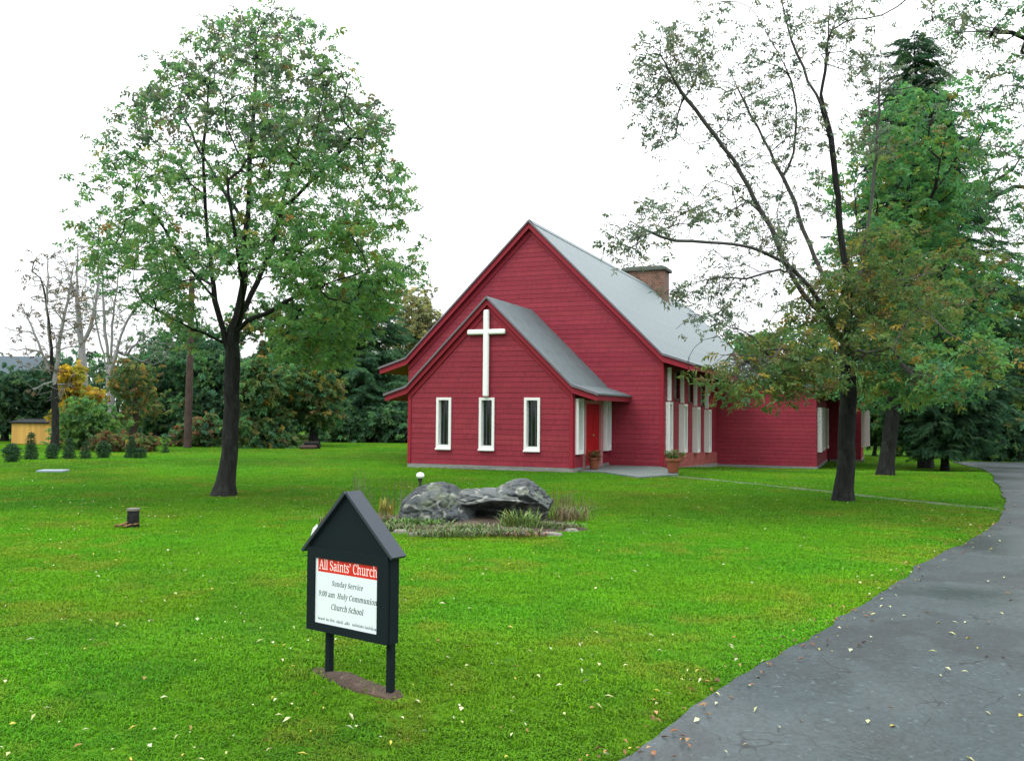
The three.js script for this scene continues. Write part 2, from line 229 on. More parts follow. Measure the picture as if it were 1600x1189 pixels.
// interior floor and back walls so that the building is closed
part('floor', merge([box(5.0, 0.1, MV - 0.3, -2.6, -0.05, -MV / 2), box(8.5, 0.1, NL - 0.4, -2.68, -0.05, -MV - NL / 2), box(3.5, 0.1, WL - 0.4, 3.7, -0.3, -WV - WL / 2)]), floorWood, church);
// corner boards and foundations
part('corner_board', merge([box(0.1, 2.3, 0.035, -5.14, 1.27, 0.02), box(0.1, 2.2, 0.035, -0.05, 1.22, 0.02), box(0.035, 2.2, 0.1, 0.02, 1.22, -0.05), box(0.1, 3.3, 0.035, 1.7, 1.7, -MV + 0.02)]), redTrim, church);
part('foundation', merge([box(5.2, 0.62, 0.12, -2.595, -0.19, -0.04), box(0.12, 0.62, MV, -0.04, -0.192, -MV / 2), box(0.12, 0.62, MV, -5.15, -0.192, -MV / 2), box(1.78, 0.62, 0.12, 0.88, -0.36, -MV - 0.03), box(WX - 1.75 + 0.02, 0.6, 0.12, 3.69, -0.64, -WV - 0.02), box(0.12, 0.6, WL, WX - 0.03, -0.642, -WV - WL / 2), box(BX - WX + 0.02, 0.6, 0.12, 6.46, -0.643, -BV - 0.02), box(0.12, 0.6, 5, BX - 0.03, -0.644, -BV - 2.5)]), concrete, church);
{ const s = new THREE.Shape([[0, -0.9], [9.5, -0.9], [9.5, -0.29], [0, -0.03]].map(([x, y]) => new THREE.Vector2(x, y))); const m = part('foundation', new THREE.ExtrudeGeometry(s, { depth: 0.08, bevelEnabled: false }), concrete, church); m.applyMatrix4(fMS); }
// roofs with bell-cast eaves
function roof(line, v0, v1, mat, opt) {
  const S = (pts) => new THREE.Shape(pts.map(([x, y]) => new THREE.Vector2(x, y)));
  const down = (t) => line.map(([x, y], i) => [x, y - (i === 0 || i === line.length - 1 ? t * 0.85 : t)]).reverse();
  const up = (t, ext) => line.map(([x, y], i) => [x + (i === 0 ? -ext : i === line.length - 1 ? ext : 0), y + t]);
  const ex = (pts, a, b) => new THREE.ExtrudeGeometry(S(pts), { depth: b - a, bevelEnabled: false }).translate(0, 0, -b);
  const r = part('roof', ex([...up(0.055, 0.03), ...up(0.006, 0.03).reverse()], v0 - 0.05, v1), mat, church);
  part('roof_deck', ex([...line, ...down(opt.deck)], v0 + 0.045, v1 - 0.002), redSoffit, r);
  part('rake_board', ex([...line.map(([x, y]) => [x, y + 0.004]), ...down(opt.rake)], v0, v0 + 0.04), redTrim, r);
  part('drip_edge', ex([...up(0.058, 0.034), ...up(-0.012, 0.034).reverse()], v0 - 0.062, v0 - 0.02), edgeMetal, r);
  const inner = line.slice(1, -1), trim = [...inner.map(([x, y]) => [x, y - opt.rake - 0.03]), ...inner.map(([x, y]) => [x, y - opt.rake - 0.19]).reverse()];
  part('trim_board', ex(trim, opt.wall - 0.045, opt.wall - 0.004), redTrim, r);
  return r;
}
roof([[-5.92, 2.13], [-5.19, 2.38], [-2.595, 4.95], [0, 2.4], [0.72, 2.15]], -0.14, MV, roofShingle, { deck: 0.17, rake: 0.19, wall: 0 });
const mainRoof = roof([[-8.15, 3.12], [-7.12, 3.46], [-2.66, 7.86], [1.75, 3.45], [2.72, 3.12]], MV - 0.2, MV + NL + 0.3, roofShingle, { deck: 0.17, rake: 0.21, wall: MV });
part('ridge_cap', (() => { const s = new THREE.Shape([[-2.82, 7.77], [-2.66, 7.945], [-2.5, 7.77], [-2.66, 7.93]].map(([x, y]) => new THREE.Vector2(x, y))); return new THREE.ExtrudeGeometry(s, { depth: NL + 0.45, bevelEnabled: false }).translate(0, 0.01, -MV - NL - 0.3); })(), roofShingle, mainRoof);
{ // chimney astride the ridge
  const ct = tex(256, (u, v) => { const row = Math.floor(v * 16), c = (u * 6 + (row % 2) * 0.5) % 1, f = (v * 16) % 1, k = 0.6 + 0.8 * hash3(Math.floor(u * 6 + (row % 2) * 0.5) % 6, row, 9), s = tfbm(u, v, 4, 4, 3); return f < 0.14 || c < 0.06 ? [0.24, 0.2, 0.17] : [(0.16 * k) * (0.5 + 0.9 * s), 0.075 * k * (0.5 + 0.9 * s), 0.05 * k * (0.5 + 0.9 * s)]; });
  const c = part('chimney', merge([box(2.0, 3.2, 1.2, -2.95, 7.1, -20.6)]), new THREE.MeshStandardMaterial({ map: rep(ct, 2, 2), roughness: 0.9 }), mainRoof);
  part('chimney_cap', merge([new RoundedBoxGeometry(2.26, 0.16, 1.46, 2, 0.03).translate(-2.95, 8.78, -20.6), new RoundedBoxGeometry(1.9, 0.1, 1.1, 2, 0.03).translate(-2.95, 8.9, -20.6)]), std(0.09, 0.1, 0.09, 0.9), mainRoof);
}
{ // white cross
  const c = part('cross', merge([new RoundedBoxGeometry(0.18, 2.52, 0.12, 4, 0.055).translate(-2.63, 3.36, 0.09), new RoundedBoxGeometry(1.2, 0.155, 0.1, 4, 0.048).translate(-2.63, 3.975, 0.09)]), std(0.8, 0.82, 0.82, 0.4), church);
}
const churchPoly = [[-5.3, 0.1], [0.12, 0.1], [0.12, -MV + 0.05], [1.85, -MV + 0.05], [1.85, -WV + 0.1], [WX + 0.12, -WV + 0.1], [WX + 0.1, -BV], [BX + 0.1, -BV], [BX + 0.1, -BV - 5], [1.85, -31], [-7.2, -31], [-7.2, -MV], [-5.3, -MV]].map(([x, z]) => V(x, 0, z).applyAxisAngle(V(0, 1, 0), -TH).add(church.position));
// concrete landing at the door
const landingPts = [[0.06, -3.3], [0.06, -0.35], [0.8, -0.2], [2.25, 1.45], [2.9, -0.2], [2.2, -2.2], [1.7, -3.4]].map(([x, z]) => V(x, 0, z).applyAxisAngle(V(0, 1, 0), -TH).add(church.position));
{ const s = new THREE.Shape(landingPts.map((p) => new THREE.Vector2(p.x, -p.z))); structure('landing', new THREE.ExtrudeGeometry(s, { depth: 0.3, bevelEnabled: true, bevelSize: 0.01, bevelThickness: 0.01, bevelSegments: 1 }).rotateX(-Math.PI / 2).translate(0, -0.26, 0), new THREE.MeshStandardMaterial({ map: concreteTex, color: new THREE.Color().setRGB(0.48, 0.6, 0.58), roughness: 0.7, bumpMap: asphaltBump, bumpScale: 0.004, side: THREE.DoubleSide })); }

// ---------------------------------------------------------------- tree growing
class Tubes {
  constructor() { this.p = []; this.u = []; this.i = []; this.n = 0; }
  add(pts, rad, seg) {
    const t = V(), nrm = V(), bi = V(), ref = V(0.3, 0.1, 1).normalize(); let len = 0;
    pts.forEach((p, k) => {
      const a = pts[Math.max(0, k - 1)], b = pts[Math.min(pts.length - 1, k + 1)];
      t.subVectors(b, a).normalize(); if (k === 0) { nrm.copy(ref); if (Math.abs(nrm.dot(t)) > 0.9) nrm.set(1, 0, 0); }
      nrm.addScaledVector(t, -nrm.dot(t)).normalize(); bi.crossVectors(t, nrm); if (k) len += p.distanceTo(pts[k - 1]);
      for (let s = 0; s <= seg; s++) { const an = (s / seg) * Math.PI * 2, c = Math.cos(an), q = Math.sin(an), r = rad[k]; this.p.push(p.x + (nrm.x * c + bi.x * q) * r, p.y + (nrm.y * c + bi.y * q) * r, p.z + (nrm.z * c + bi.z * q) * r); this.u.push((s / seg) * Math.max(1, Math.round(rad[0] * 12)) * 0.5, len); }
      if (k) for (let s = 0; s < seg; s++) { const a0 = this.n + (k - 1) * (seg + 1) + s, b0 = a0 + seg + 1; this.i.push(a0, a0 + 1, b0, a0 + 1, b0 + 1, b0); }
    });
    this.n += pts.length * (seg + 1);
  }
  build() { const g = new THREE.BufferGeometry(); g.setAttribute('position', new THREE.Float32BufferAttribute(this.p, 3)); g.setAttribute('uv', new THREE.Float32BufferAttribute(this.u, 2)); g.setIndex(this.i); g.computeVertexNormals(); return g; }
}
const barkTex = tex(256, (u, v) => { const a = tfbm(u * 1, v, 8, 4, 51), r = tile(u * 24, v * 5, 24, 53), m = ss(tfbm(u, v, 5, 4, 57), 0.55, 0.7), k = 0.35 + 0.65 * a + 0.4 * (r - 0.5); return [lerp(0.024 * k, 0.034, m * 0.45), lerp(0.025 * k, 0.044, m * 0.45), lerp(0.024 * k, 0.034, m * 0.45)]; });
const barkBump = tex(256, (u, v) => grey(0.6 * tile(u * 24, v * 5, 24, 53) + 0.4 * tfbm(u, v, 10, 4, 51)), false);
const bark = new THREE.MeshPhysicalMaterial({ specularIntensity: 0.3, map: barkTex, bumpMap: barkBump, bumpScale: 0.025, roughness: 0.9 });
const barkGrey = new THREE.MeshStandardMaterial({ map: tex(128, (u, v) => { const k = 0.06 + 0.05 * (tfbm(u, v, 8, 4, 61) - 0.5); return [k * 1.02, k, k * 0.95]; }), bumpMap: barkBump, bumpScale: 0.015, roughness: 0.9 });
const barkPale = new THREE.MeshStandardMaterial({ map: tex(128, (u, v) => { const k = 0.2 + 0.1 * (tfbm(u, v, 8, 4, 67) - 0.5); return [k, k, k * 0.97]; }), bumpMap: barkBump, bumpScale: 0.01, roughness: 0.9 });
const barkBrown = new THREE.MeshStandardMaterial({ map: tex(128, (u, v) => { const k = 0.03 + 0.03 * (tfbm(u, v, 8, 4, 63) - 0.5); return [k * 1.6, k, k * 0.75]; }), bumpMap: barkBump, bumpScale: 0.015, roughness: 0.9 });

// grows twigs from given limbs out to foliage points, thickness by the pipe model
function grow(root, o) {
  const P = [], par = [], dir = [], poly = [], r = rng(o.seed), gs = gaussOf(r), step = o.step ?? 0.3;
  const nearest = (c) => { let b = 0, bd = 1e9; for (let i = 0; i < P.length; i++) { const d = P[i].distanceToSquared(c); if (d < bd) { bd = d; b = i; } } return [b, Math.sqrt(bd)]; };
  o.limbs.forEach((pts, k) => {
    const c = new THREE.CatmullRomCurve3(pts, false, 'centripetal'), n = Math.max(2, Math.ceil(c.getLength() / step)), q = c.getSpacedPoints(n);
    let prev = -1; if (k) { prev = nearest(q[0])[0]; }
    q.forEach((p, i) => { if (k && i === 0) return; const w = p.clone(); if (i && i < n) w.add(V(gs(), gs() * 0.5, gs()).multiplyScalar(step * 0.07)); P.push(w); par.push(prev); dir.push(prev < 0 ? V(0, 1, 0) : w.clone().sub(P[prev]).normalize()); poly.push(k); prev = P.length - 1; });
  });
  const minY = o.minY ?? -1e9, order = o.clumps.map((c) => [c, nearest(c)[1]]).sort((a, b) => a[1] - b[1]);
  for (const [c] of order) {
    let bj = 0, bc = 1e9; const dv = V();
    for (let i = 0; i < P.length; i++) {
      if (P[i].y < minY) continue;
      dv.subVectors(c, P[i]); const d = dv.length(); if (d > bc) continue;
      const cs = d > 1e-4 ? dv.dot(dir[i]) / d : 1, cost = d * (1 + 0.45 * (1 - cs)) + Math.max(0, P[i].y - c.y) * 0.5; if (cost < bc) { bc = cost; bj = i; }
    }
    const a = P[bj], d = a.distanceTo(c); if (d < 0.03) continue;
    const n = Math.max(1, Math.round(d / step)), ctrl = a.clone().addScaledVector(dir[bj], d * 0.38).add(V(gs(), gs(), gs()).multiplyScalar(d * 0.05)); let prev = bj;
    for (let i = 1; i <= n; i++) { const t = i / n, w = a.clone().multiplyScalar((1 - t) * (1 - t)).addScaledVector(ctrl, 2 * t * (1 - t)).addScaledVector(c, t * t); w.y -= (o.sag ?? 0) * d * t * (1 - t); if (i < n) w.add(V(gs(), gs(), gs()).multiplyScalar(step * 0.1)); P.push(w); par.push(prev); dir.push(w.clone().sub(P[prev]).normalize()); poly.push(-1); prev = P.length - 1; }
  }
  const N = P.length, kids = Array.from({ length: N }, () => []); for (let i = 1; i < N; i++) kids[par[i]].push(i);
  const tips = kids.filter((k) => !k.length).length, tip = o.tip ?? 0.005, e = Math.max(1.55, Math.log(tips) / Math.log(o.radius / tip)), acc = new Float64Array(N), R = new Float64Array(N);
  for (let i = N - 1; i >= 0; i--) { R[i] = kids[i].length ? Math.pow(acc[i], 1 / e) : tip; if (par[i] >= 0) acc[par[i]] += Math.pow(R[i], e); }
  const k0 = o.radius / R[0]; if (o.limbScale) for (let i = 0; i < N; i++) if (poly[i] !== 0) R[i] = Math.max(tip, R[i] * o.limbScale);
  for (let i = 0; i < N; i++) if (poly[i] === 0) R[i] *= lerp(k0, 1, clamp((P[i].y - P[0].y) / (o.trunkH ?? 3), 0, 1));
  const y0 = P[0].y, seg = (q) => (q > 0.08 ? 12 : q > 0.03 ? 7 : q > 0.012 ? 5 : 3), trunk = new Tubes(), twigs = new Tubes();
  const flare = (y) => 1 + (o.flare ?? 0.55) * Math.exp(-(y - y0) / 0.22) + 0.2 * Math.exp(-(y - y0) / 0.7);
  const stack = [[0, -1]]; let first = true;
  while (stack.length) {
    const [s, from] = stack.pop(), pts = [], rr = []; let i = s;
    if (from >= 0) { pts.push(P[from]); rr.push(Math.min(R[from] * 0.8, R[s] * 1.25)); }
    for (;;) { pts.push(P[i]); rr.push(R[i] * (first ? flare(P[i].y) : 1)); if (!kids[i].length) break; let m = kids[i][0]; for (const q of kids[i]) if (R[q] > R[m]) m = q; for (const q of kids[i]) if (q !== m) stack.push([q, i]); i = m; }
    if (rr.length < 2) continue;
    if (first) trunk.add(pts, rr, 16); else if (o.parts !== false && poly[s] > 0 && rr[1] > 0.02) { const t = new Tubes(); t.add(pts, rr, seg(rr[1]) + 2); part('limb', t.build(), o.limbBark ?? o.bark, root); } else twigs.add(pts, rr, seg(rr[1] ?? rr[0]));
    first = false;
  }
  part('trunk', trunk.build(), o.bark, root);
  if (twigs.n) part('branches', twigs.build(), o.twigBark ?? o.bark, root, 'stuff');
}
// a leaf is two triangles folded along its midrib; a sprig is several leaves round a stem
function leafTris(pos, base, d, up, L, W, curl) {
  const s = V().crossVectors(d, up).normalize(), tip = base.clone().addScaledVector(d, L).addScaledVector(up, -curl * L), mid = base.clone().addScaledVector(d, L * 0.45);
  const a = mid.clone().addScaledVector(s, W / 2).addScaledVector(up, W * 0.18), b = mid.clone().addScaledVector(s, -W / 2).addScaledVector(up, W * 0.18);
  pos.push(...base.toArray(), ...a.toArray(), ...tip.toArray(), ...base.toArray(), ...tip.toArray(), ...b.toArray());
}
function sprig(n, len, L, W, seed, flat = 0.5) {
  const r = rng(seed), pos = [];
  for (let i = 0; i < n; i++) { const t = (i + 0.6) / n, base = V((r() - 0.5) * 0.02, -t * t * len * 0.25, t * len), an = (i % 2 ? 1 : -1) * (0.4 + r() * 1.3), d = V(Math.sin(an), (r() - 0.55) * flat, Math.cos(an)).normalize(), up = V((r() - 0.5) * 0.8, 1, (r() - 0.5) * 0.8).normalize(); leafTris(pos, base, d, up, L * (0.7 + 0.6 * r()), W * (0.7 + 0.6 * r()), 0.15 + 0.3 * r()); }
  const g = new THREE.BufferGeometry(); g.setAttribute('position', new THREE.Float32BufferAttribute(pos, 3)); return g;
}
const SPRIGS = { broad: [1, 2, 3].map((s) => sprig(11, 0.22, 0.088, 0.06, s, 1.2)), slim: [4, 5, 6].map((s) => sprig(9, 0.26, 0.09, 0.03, s, 1.8)), far: [7, 8, 13].map((s) => sprig(26, 0.26, 0.085, 0.062, s, 2.2)), oval: [9, 10].map((s) => sprig(11, 0.2, 0.09, 0.058, s, 1.8)) };
function needleSpray(seed) { const r = rng(seed), pos = []; for (let i = 0; i < 46; i++) { const t = i / 46, base = V(0, -0.1 * t * t, t * 0.55), an = (i % 2 ? 1 : -1) * (0.7 + 0.4 * r()), d = V(Math.sin(an), (r() - 0.55) * 0.8, Math.cos(an)).normalize(); leafTris(pos, base, d, V(0, 1, 0), 0.1 + 0.16 * (1 - t) * r() + 0.04, 0.022, 0.25); } const g = new THREE.BufferGeometry(); g.setAttribute('position', new THREE.Float32BufferAttribute(pos, 3)); return g; }
SPRIGS.needle = [11, 12].map(needleSpray);
const leafMat = new THREE.MeshPhysicalMaterial({ color: 0xffffff, roughness: 0.95, specularIntensity: 0.4, transmission: 0.55, thickness: 0, side: THREE.DoubleSide });
const needleMat = new THREE.MeshPhysicalMaterial({ color: 0xffffff, roughness: 0.85, specularIntensity: 0.5, transmission: 0.25, thickness: 0, side: THREE.DoubleSide });
const M4 = new THREE.Matrix4(), Q = new THREE.Quaternion(), EU = new THREE.Euler(), S3 = V(), C3 = new THREE.Color();
const mix = (cols, r) => { // weighted palette [[r,g,b,w], ...]
  let t = r() * cols.reduce((s, c) => s + c[3], 0); for (const c of cols) { t -= c[3]; if (t <= 0) return c; } return cols[0];
};
// pts: [{p, cols, per, spread, size}]; one instanced crown per sprig shape is joined under one name
function crown(name, parent, pts, shapes, seed, o = {}) {
  const r = rng(seed), gs = gaussOf(r), groups = shapes.map(() => []);
  for (const c of pts) for (let k = 0, n = Math.floor(c.per) + (r() < c.per % 1 ? 1 : 0); k < n; k++) {
    const p = V(gs(), gs() * (o.flatten ?? 0.7), gs()).multiplyScalar(c.spread).add(c.p), col = mix(c.cols, r), v = 0.72 + 0.56 * r(), h = (r() - 0.5) * 0.24;
    EU.set((r() - 0.46) * (o.tilt ?? 1.3), r() * Math.PI * 2, (r() - 0.5) * 1.6, 'YXZ'); Q.setFromEuler(EU);
    groups[Math.floor(r() * shapes.length)].push([new THREE.Matrix4().compose(p, Q, S3.setScalar(c.size * (0.7 + 0.6 * r()))), [col[0] * v * (1 + h), col[1] * v, col[2] * v * (1 - h)]]);
  }
  groups.forEach((list, gi) => { if (!list.length) return; const m = new THREE.InstancedMesh(shapes[gi], o.mat ?? leafMat, list.length); m.name = name; m.userData.kind = 'stuff'; list.forEach(([mm, c], i) => { m.setMatrixAt(i, mm); m.setColorAt(i, C3.setRGB(...c)); }); parent.add(m); });
}
const PAL = {
  maple: [[0.13, 0.28, 0.085, 5], [0.17, 0.31, 0.085, 3], [0.095, 0.235, 0.085, 3], [0.26, 0.3, 0.07, 0.6], [0.3, 0.2, 0.07, 0.12]],
  olive: [[0.11, 0.19, 0.04, 4], [0.16, 0.195, 0.045, 3], [0.18, 0.14, 0.05, 1.2], [0.075, 0.165, 0.05, 3], [0.34, 0.26, 0.04, 0.7]],
  greygreen: [[0.14, 0.2, 0.12, 4], [0.17, 0.22, 0.13, 3], [0.2, 0.21, 0.12, 1], [0.1, 0.165, 0.1, 2]],
  green: [[0.1, 0.285, 0.08, 4], [0.145, 0.32, 0.075, 3], [0.075, 0.23, 0.085, 3], [0.22, 0.29, 0.045, 1], [0.25, 0.18, 0.05, 0.4]],
  dark: [[0.05, 0.14, 0.06, 4], [0.07, 0.165, 0.06, 3], [0.036, 0.11, 0.055, 3]],
  pine: [[0.07, 0.18, 0.08, 4], [0.09, 0.21, 0.085, 3], [0.05, 0.145, 0.075, 2]],
  mid: [[0.085, 0.235, 0.08, 4], [0.12, 0.27, 0.08, 3], [0.065, 0.19, 0.085, 3], [0.18, 0.2, 0.055, 0.5]],
  yellow: [[0.5, 0.37, 0.025, 4], [0.46, 0.31, 0.02, 3], [0.3, 0.3, 0.035, 4], [0.38, 0.18, 0.02, 0.5]],
  pale: [[0.30, 0.33, 0.13, 4], [0.36, 0.34, 0.12, 3], [0.25, 0.28, 0.13, 2]],
  rust: [[0.17, 0.085, 0.035, 4], [0.21, 0.12, 0.04, 3], [0.12, 0.13, 0.04, 3]],
  lime: [[0.135, 0.3, 0.07, 4], [0.175, 0.33, 0.07, 3], [0.1, 0.25, 0.075, 3]],
};
// foliage points from ellipsoids given by pixel centre, pixel radii and depth
function blobs(list, depth, seed, gap = 0.42) {
  const r = rng(seed), out = [];
  for (const b of list) {
    const d = depth + (b.dz ?? 0), c = at(b.x, b.y, d), sx = (b.rx * d) / F, sy = (b.ry * d) / F, sz = b.rz ?? sx; let n = 0, tries = 0;
    while (n < b.n && tries++ < b.n * 30) { const u = V(r() * 2 - 1, r() * 2 - 1, r() * 2 - 1), l = u.length(); if (l > 1 || r() > 0.35 + 0.65 * l) continue; const p = V(c.x + u.x * sx, c.y + u.y * sy, c.z + u.z * sz); if (noise3(p.x * 1.1 + seed, p.y * 1.4, p.z * 1.1) < (b.gap ?? gap)) continue; out.push({ p, cols: b.cols ?? PAL.green, per: b.per ?? 4, spread: b.spread ?? 0.2, size: b.size ?? 1 }); n++; }
  }
  return out;
}
const PX = (depth) => (x, y, dz = 0) => at(x, y, depth + dz);

// ---------------------------------------------------------------- big tree on the left
{
  const b = groundAt(347, 775), D = -b.z, p = PX(D), t = thing('maple_tree', 'large round-crowned green tree with a dark forked trunk on the left lawn', 'tree', V(0, 0, 0));
  const limbs = [
    [p(349, 779), p(357, 720), p(361, 650), p(361, 580), p(362, 535), p(370, 500), p(379, 440), p(383, 380), p(387, 300), p(392, 220), p(398, 120), p(402, 50)],
    [p(360, 560), p(347, 515, -0.1), p(337, 468, -0.2), p(327, 400, -0.3), p(320, 320, -0.4), p(318, 230, -0.5), p(325, 140, -0.5)],
    [p(374, 500), p(396, 455, 0.3), p(422, 390, 0.6), p(438, 330, 0.8), p(452, 270, 0.9), p(475, 190, 1.1), p(490, 110, 1.1)],
    [p(368, 525), p(385, 503, -0.4), p(420, 488, -0.9), p(460, 462, -1.5), p(520, 440, -2.0), p(575, 420, -2.3)],
    [p(352, 540), p(325, 523, -0.3), p(292, 510, -0.8), p(255, 490, -1.3), p(205, 458, -1.9)],
    [p(338, 472), p(312, 440, -0.6), p(280, 395, -1.2), p(240, 335, -1.7), p(195, 280, -2.0)],
    [p(334, 450), p(300, 425, 0.9), p(260, 400, 1.6), p(200, 380, 2.2)],
    [p(380, 430), p(410, 415, 1.0), p(460, 395, 1.8), p(530, 350, 2.4)],
    [p(384, 350), p(350, 300, 0.8), p(315, 240, 1.3), p(280, 170, 1.6)],
    [p(440, 325, 0.8), p(480, 290, 0.2), p(530, 240, -0.3), p(570, 190, -0.6)],
    [p(366, 520), p(378, 470, -1.0), p(372, 400, -1.9), p(360, 320, -2.3), p(352, 230, -2.4)],
  ];
  // silhouette: [y px, left px, right px]
  const sil = [[8, 380, 425], [45, 285, 525], [100, 235, 560], [160, 190, 585], [230, 148, 622], [290, 118, 655], [340, 103, 672], [400, 112, 668], [450, 150, 655], [490, 205, 632], [530, 262, 585], [565, 300, 545]];
  const r = rng(42), pts = [], m = F / D;
  let tries = 0;
  while (pts.length < 2100 && tries++ < 90000) {
    const y = 8 + r() * 557, i = sil.findIndex((s, k) => k && s[0] >= y), a = sil[i - 1], c = sil[i], k = (y - a[0]) / (c[0] - a[0]), l = lerp(a[1], c[1], k), rr = lerp(a[2], c[2], k), hw = (rr - l) / 2;
    if (r() > hw / 285 + 0.05) continue;
    const an = r() * Math.PI * 2, q = Math.sqrt(r()) * (0.93 + 0.12 * noise3(an * 2, y / 40, 3)), px = (l + rr) / 2 + Math.cos(an) * q * hw, dz = Math.sin(an) * q * Math.min(hw, 270) / m;
    if (q < 0.45 && r() < 0.55) continue;
    if (y > 425 && px > 312 && px < 432) continue;
    const w = p(px, y, dz), nz = fbm3(w.x * 0.95, w.y * 1.5, w.z * 0.95, 2), thin = px < 330 && y > 200 && y < 460 ? 0.07 : 0;
    if (nz < 0.4 + thin) continue;
    const right = px > 400 ? 1 : 0;
    pts.push({ p: w, cols: right && y > 330 ? PAL.lime.concat([[0.2, 0.19, 0.03, 0.7]]) : y < 230 ? PAL.maple.concat(PAL.greygreen) : PAL.maple, per: 2.5 + right * 0.7 - (y < 130 ? 0.8 : 0) + (y > 330 ? 0.3 + right * 0.45 : 0), spread: 0.19, size: 0.8 });
  }
  grow(t, { seed: 7, limbs, clumps: pts.map((q) => q.p), bark, radius: 0.145, limbScale: 0.82, tip: 0.0045, trunkH: 2.6, minY: 2.4, sag: 0.04, flare: 0.75 });
  crown('crown', t, pts, SPRIGS.broad, 43, { flatten: 0.5 });
}
// ---------------------------------------------------------------- sparse tree right of the church
{
  const b = groundAt(1318, 783), D = -b.z, p = PX(D), t = thing('ash_tree', 'tall half-bare tree with a dark trunk on the lawn before the wing', 'tree');
  const limbs = [
    [p(1318, 788), p(1322, 720), p(1325, 640), p(1325, 570), p(1326, 510), p(1326, 450), p(1316, 380), p(1306, 270), p(1290, 180), p(1266, 130), p(1237, 60), p(1215, -30)],
    [p(1325, 545), p(1300, 505, -0.2), p(1264, 470, -0.4), p(1228, 410, -0.6), p(1203, 355, -0.7), p(1178, 308, -0.8), p(1150, 255, -1), p(1108, 200, -1.2), p(1060, 135, -1.4), p(1032, 85, -1.5)],
    [p(1318, 500), p(1292, 440, 0.3), p(1270, 395, 0.5), p(1246, 330, 0.6), p(1228, 285, 0.7), p(1180, 190, 0.8), p(1140, 110, 0.9), p(1112, 40, 1)],
    [p(1312, 520), p(1245, 425, -1.2), p(1185, 390, -1.8), p(1130, 380, -2.2), p(1040, 372, -2.6), p(985, 345, -2.8)],
    [p(1326, 470), p(1345, 420, 0.3), p(1368, 250, 0.5), p(1376, 120, 0.6), p(1380, 20, 0.6)],
    [p(1282, 165), p(1290, 100, 0.3), p(1297, 20, 0.4), p(1300, -50, 0.5)],
    [p(1190, 325, -0.75), p(1140, 302, -0.9), p(1100, 318, -1.1), p(1060, 338, -1.2)],
    [p(1324, 560), p(1270, 560, -1.0), p(1210, 565, -1.7), p(1150, 590, -2.2)],
    [p(1228, 285, 0.7), p(1245, 200, 0.5), p(1235, 120, 0.4), p(1180, 20, 0.2)],
    [p(1252, 270, 0.7), p(1215, 240, 1.2), p(1150, 150, 1.6), p(1080, 50, 1.9)],
  ];
  const S = (x, y, rx, ry, n, o = {}) => ({ x, y, rx, ry, rz: 1.3, cols: PAL.greygreen, per: 1.15, spread: 0.18, size: 0.82, gap: 0.45, ...o, n: Math.round(n * 1.7) });
  const Dn = (x, y, rx, ry, n, o = {}) => ({ x, y, rx, ry, n, rz: 1.7, cols: PAL.olive, per: 3.6, spread: 0.24, size: 1.05, gap: 0.38, ...o });
  const W = (x, y, rx, ry, n, o = {}) => S(x, y, rx, ry, n, { per: 0.45, gap: 0.3, ...o });
  const pts = blobs([W(1150, 160, 130, 110, 70), W(1260, 120, 90, 110, 50), W(1340, 120, 70, 110, 40), W(1110, 360, 130, 60, 50, { dz: -2 }), W(1210, 320, 90, 90, 40), W(1060, 120, 80, 80, 36, { dz: -1.3 }), W(1180, 440, 110, 50, 36, { dz: -1.8 }), S(1040, 110, 70, 55, 60, { dz: -1.3 }), S(1350, 170, 60, 80, 40), S(1240, 230, 80, 80, 40), S(1100, 260, 80, 60, 26), S(1170, 400, 80, 50, 40, { dz: -1.5 }), S(1050, 120, 75, 75, 70, { dz: -1.4 }), S(1120, 75, 95, 80, 70), S(1140, 185, 70, 60, 34), S(1240, 45, 90, 80, 62), S(1350, 60, 100, 100, 85, { dz: 0.5 }), S(1030, 175, 50, 50, 26, { dz: -1.3 }), S(1200, 225, 70, 55, 22), S(1040, 352, 90, 34, 44, { dz: -2.4 }), S(1000, 385, 62, 26, 24, { dz: -2.7 }), S(1090, 425, 85, 48, 26, { dz: -2.2 }), S(1160, 470, 85, 45, 34, { dz: -2 }), S(1110, 500, 60, 30, 12, { dz: -2.4 }), S(1130, 330, 70, 40, 22), S(1230, 330, 50, 70, 18), S(1250, 140, 60, 60, 22), S(1450, 60, 70, 80, 36, { dz: 0.8 }), S(1400, 180, 60, 60, 22),
    Dn(1215, 560, 80, 42, 70, { dz: -1.6 }), Dn(1160, 598, 55, 30, 34, { dz: -2.1 }), Dn(1120, 575, 36, 24, 10, { dz: -2.4, per: 2.2 }), Dn(1270, 590, 60, 38, 48, { dz: -1.2 }), Dn(1285, 480, 80, 55, 75), Dn(1395, 500, 90, 70, 95, { dz: -1 }), Dn(1480, 560, 72, 50, 70, { dz: -1.8, cols: PAL.olive.concat(PAL.green) }), Dn(1410, 590, 75, 40, 62, { dz: -1.6, cols: PAL.green.concat([[0.28, 0.2, 0.03, 2]]) }), Dn(1340, 590, 45, 30, 26, { dz: 0.9 }), Dn(1370, 410, 70, 60, 55), Dn(1480, 450, 70, 60, 60, { dz: 1 })], D, 77);
  grow(t, { seed: 9, limbs, clumps: pts.map((q) => q.p), bark, limbBark: barkGrey, twigBark: barkGrey, radius: 0.155, limbScale: 0.68, tip: 0.0055, trunkH: 3.2, minY: 2.6, sag: 0.05, flare: 0.35 });
  crown('crown', t, pts, SPRIGS.slim.concat(SPRIGS.oval), 78, { flatten: 0.8 });
}
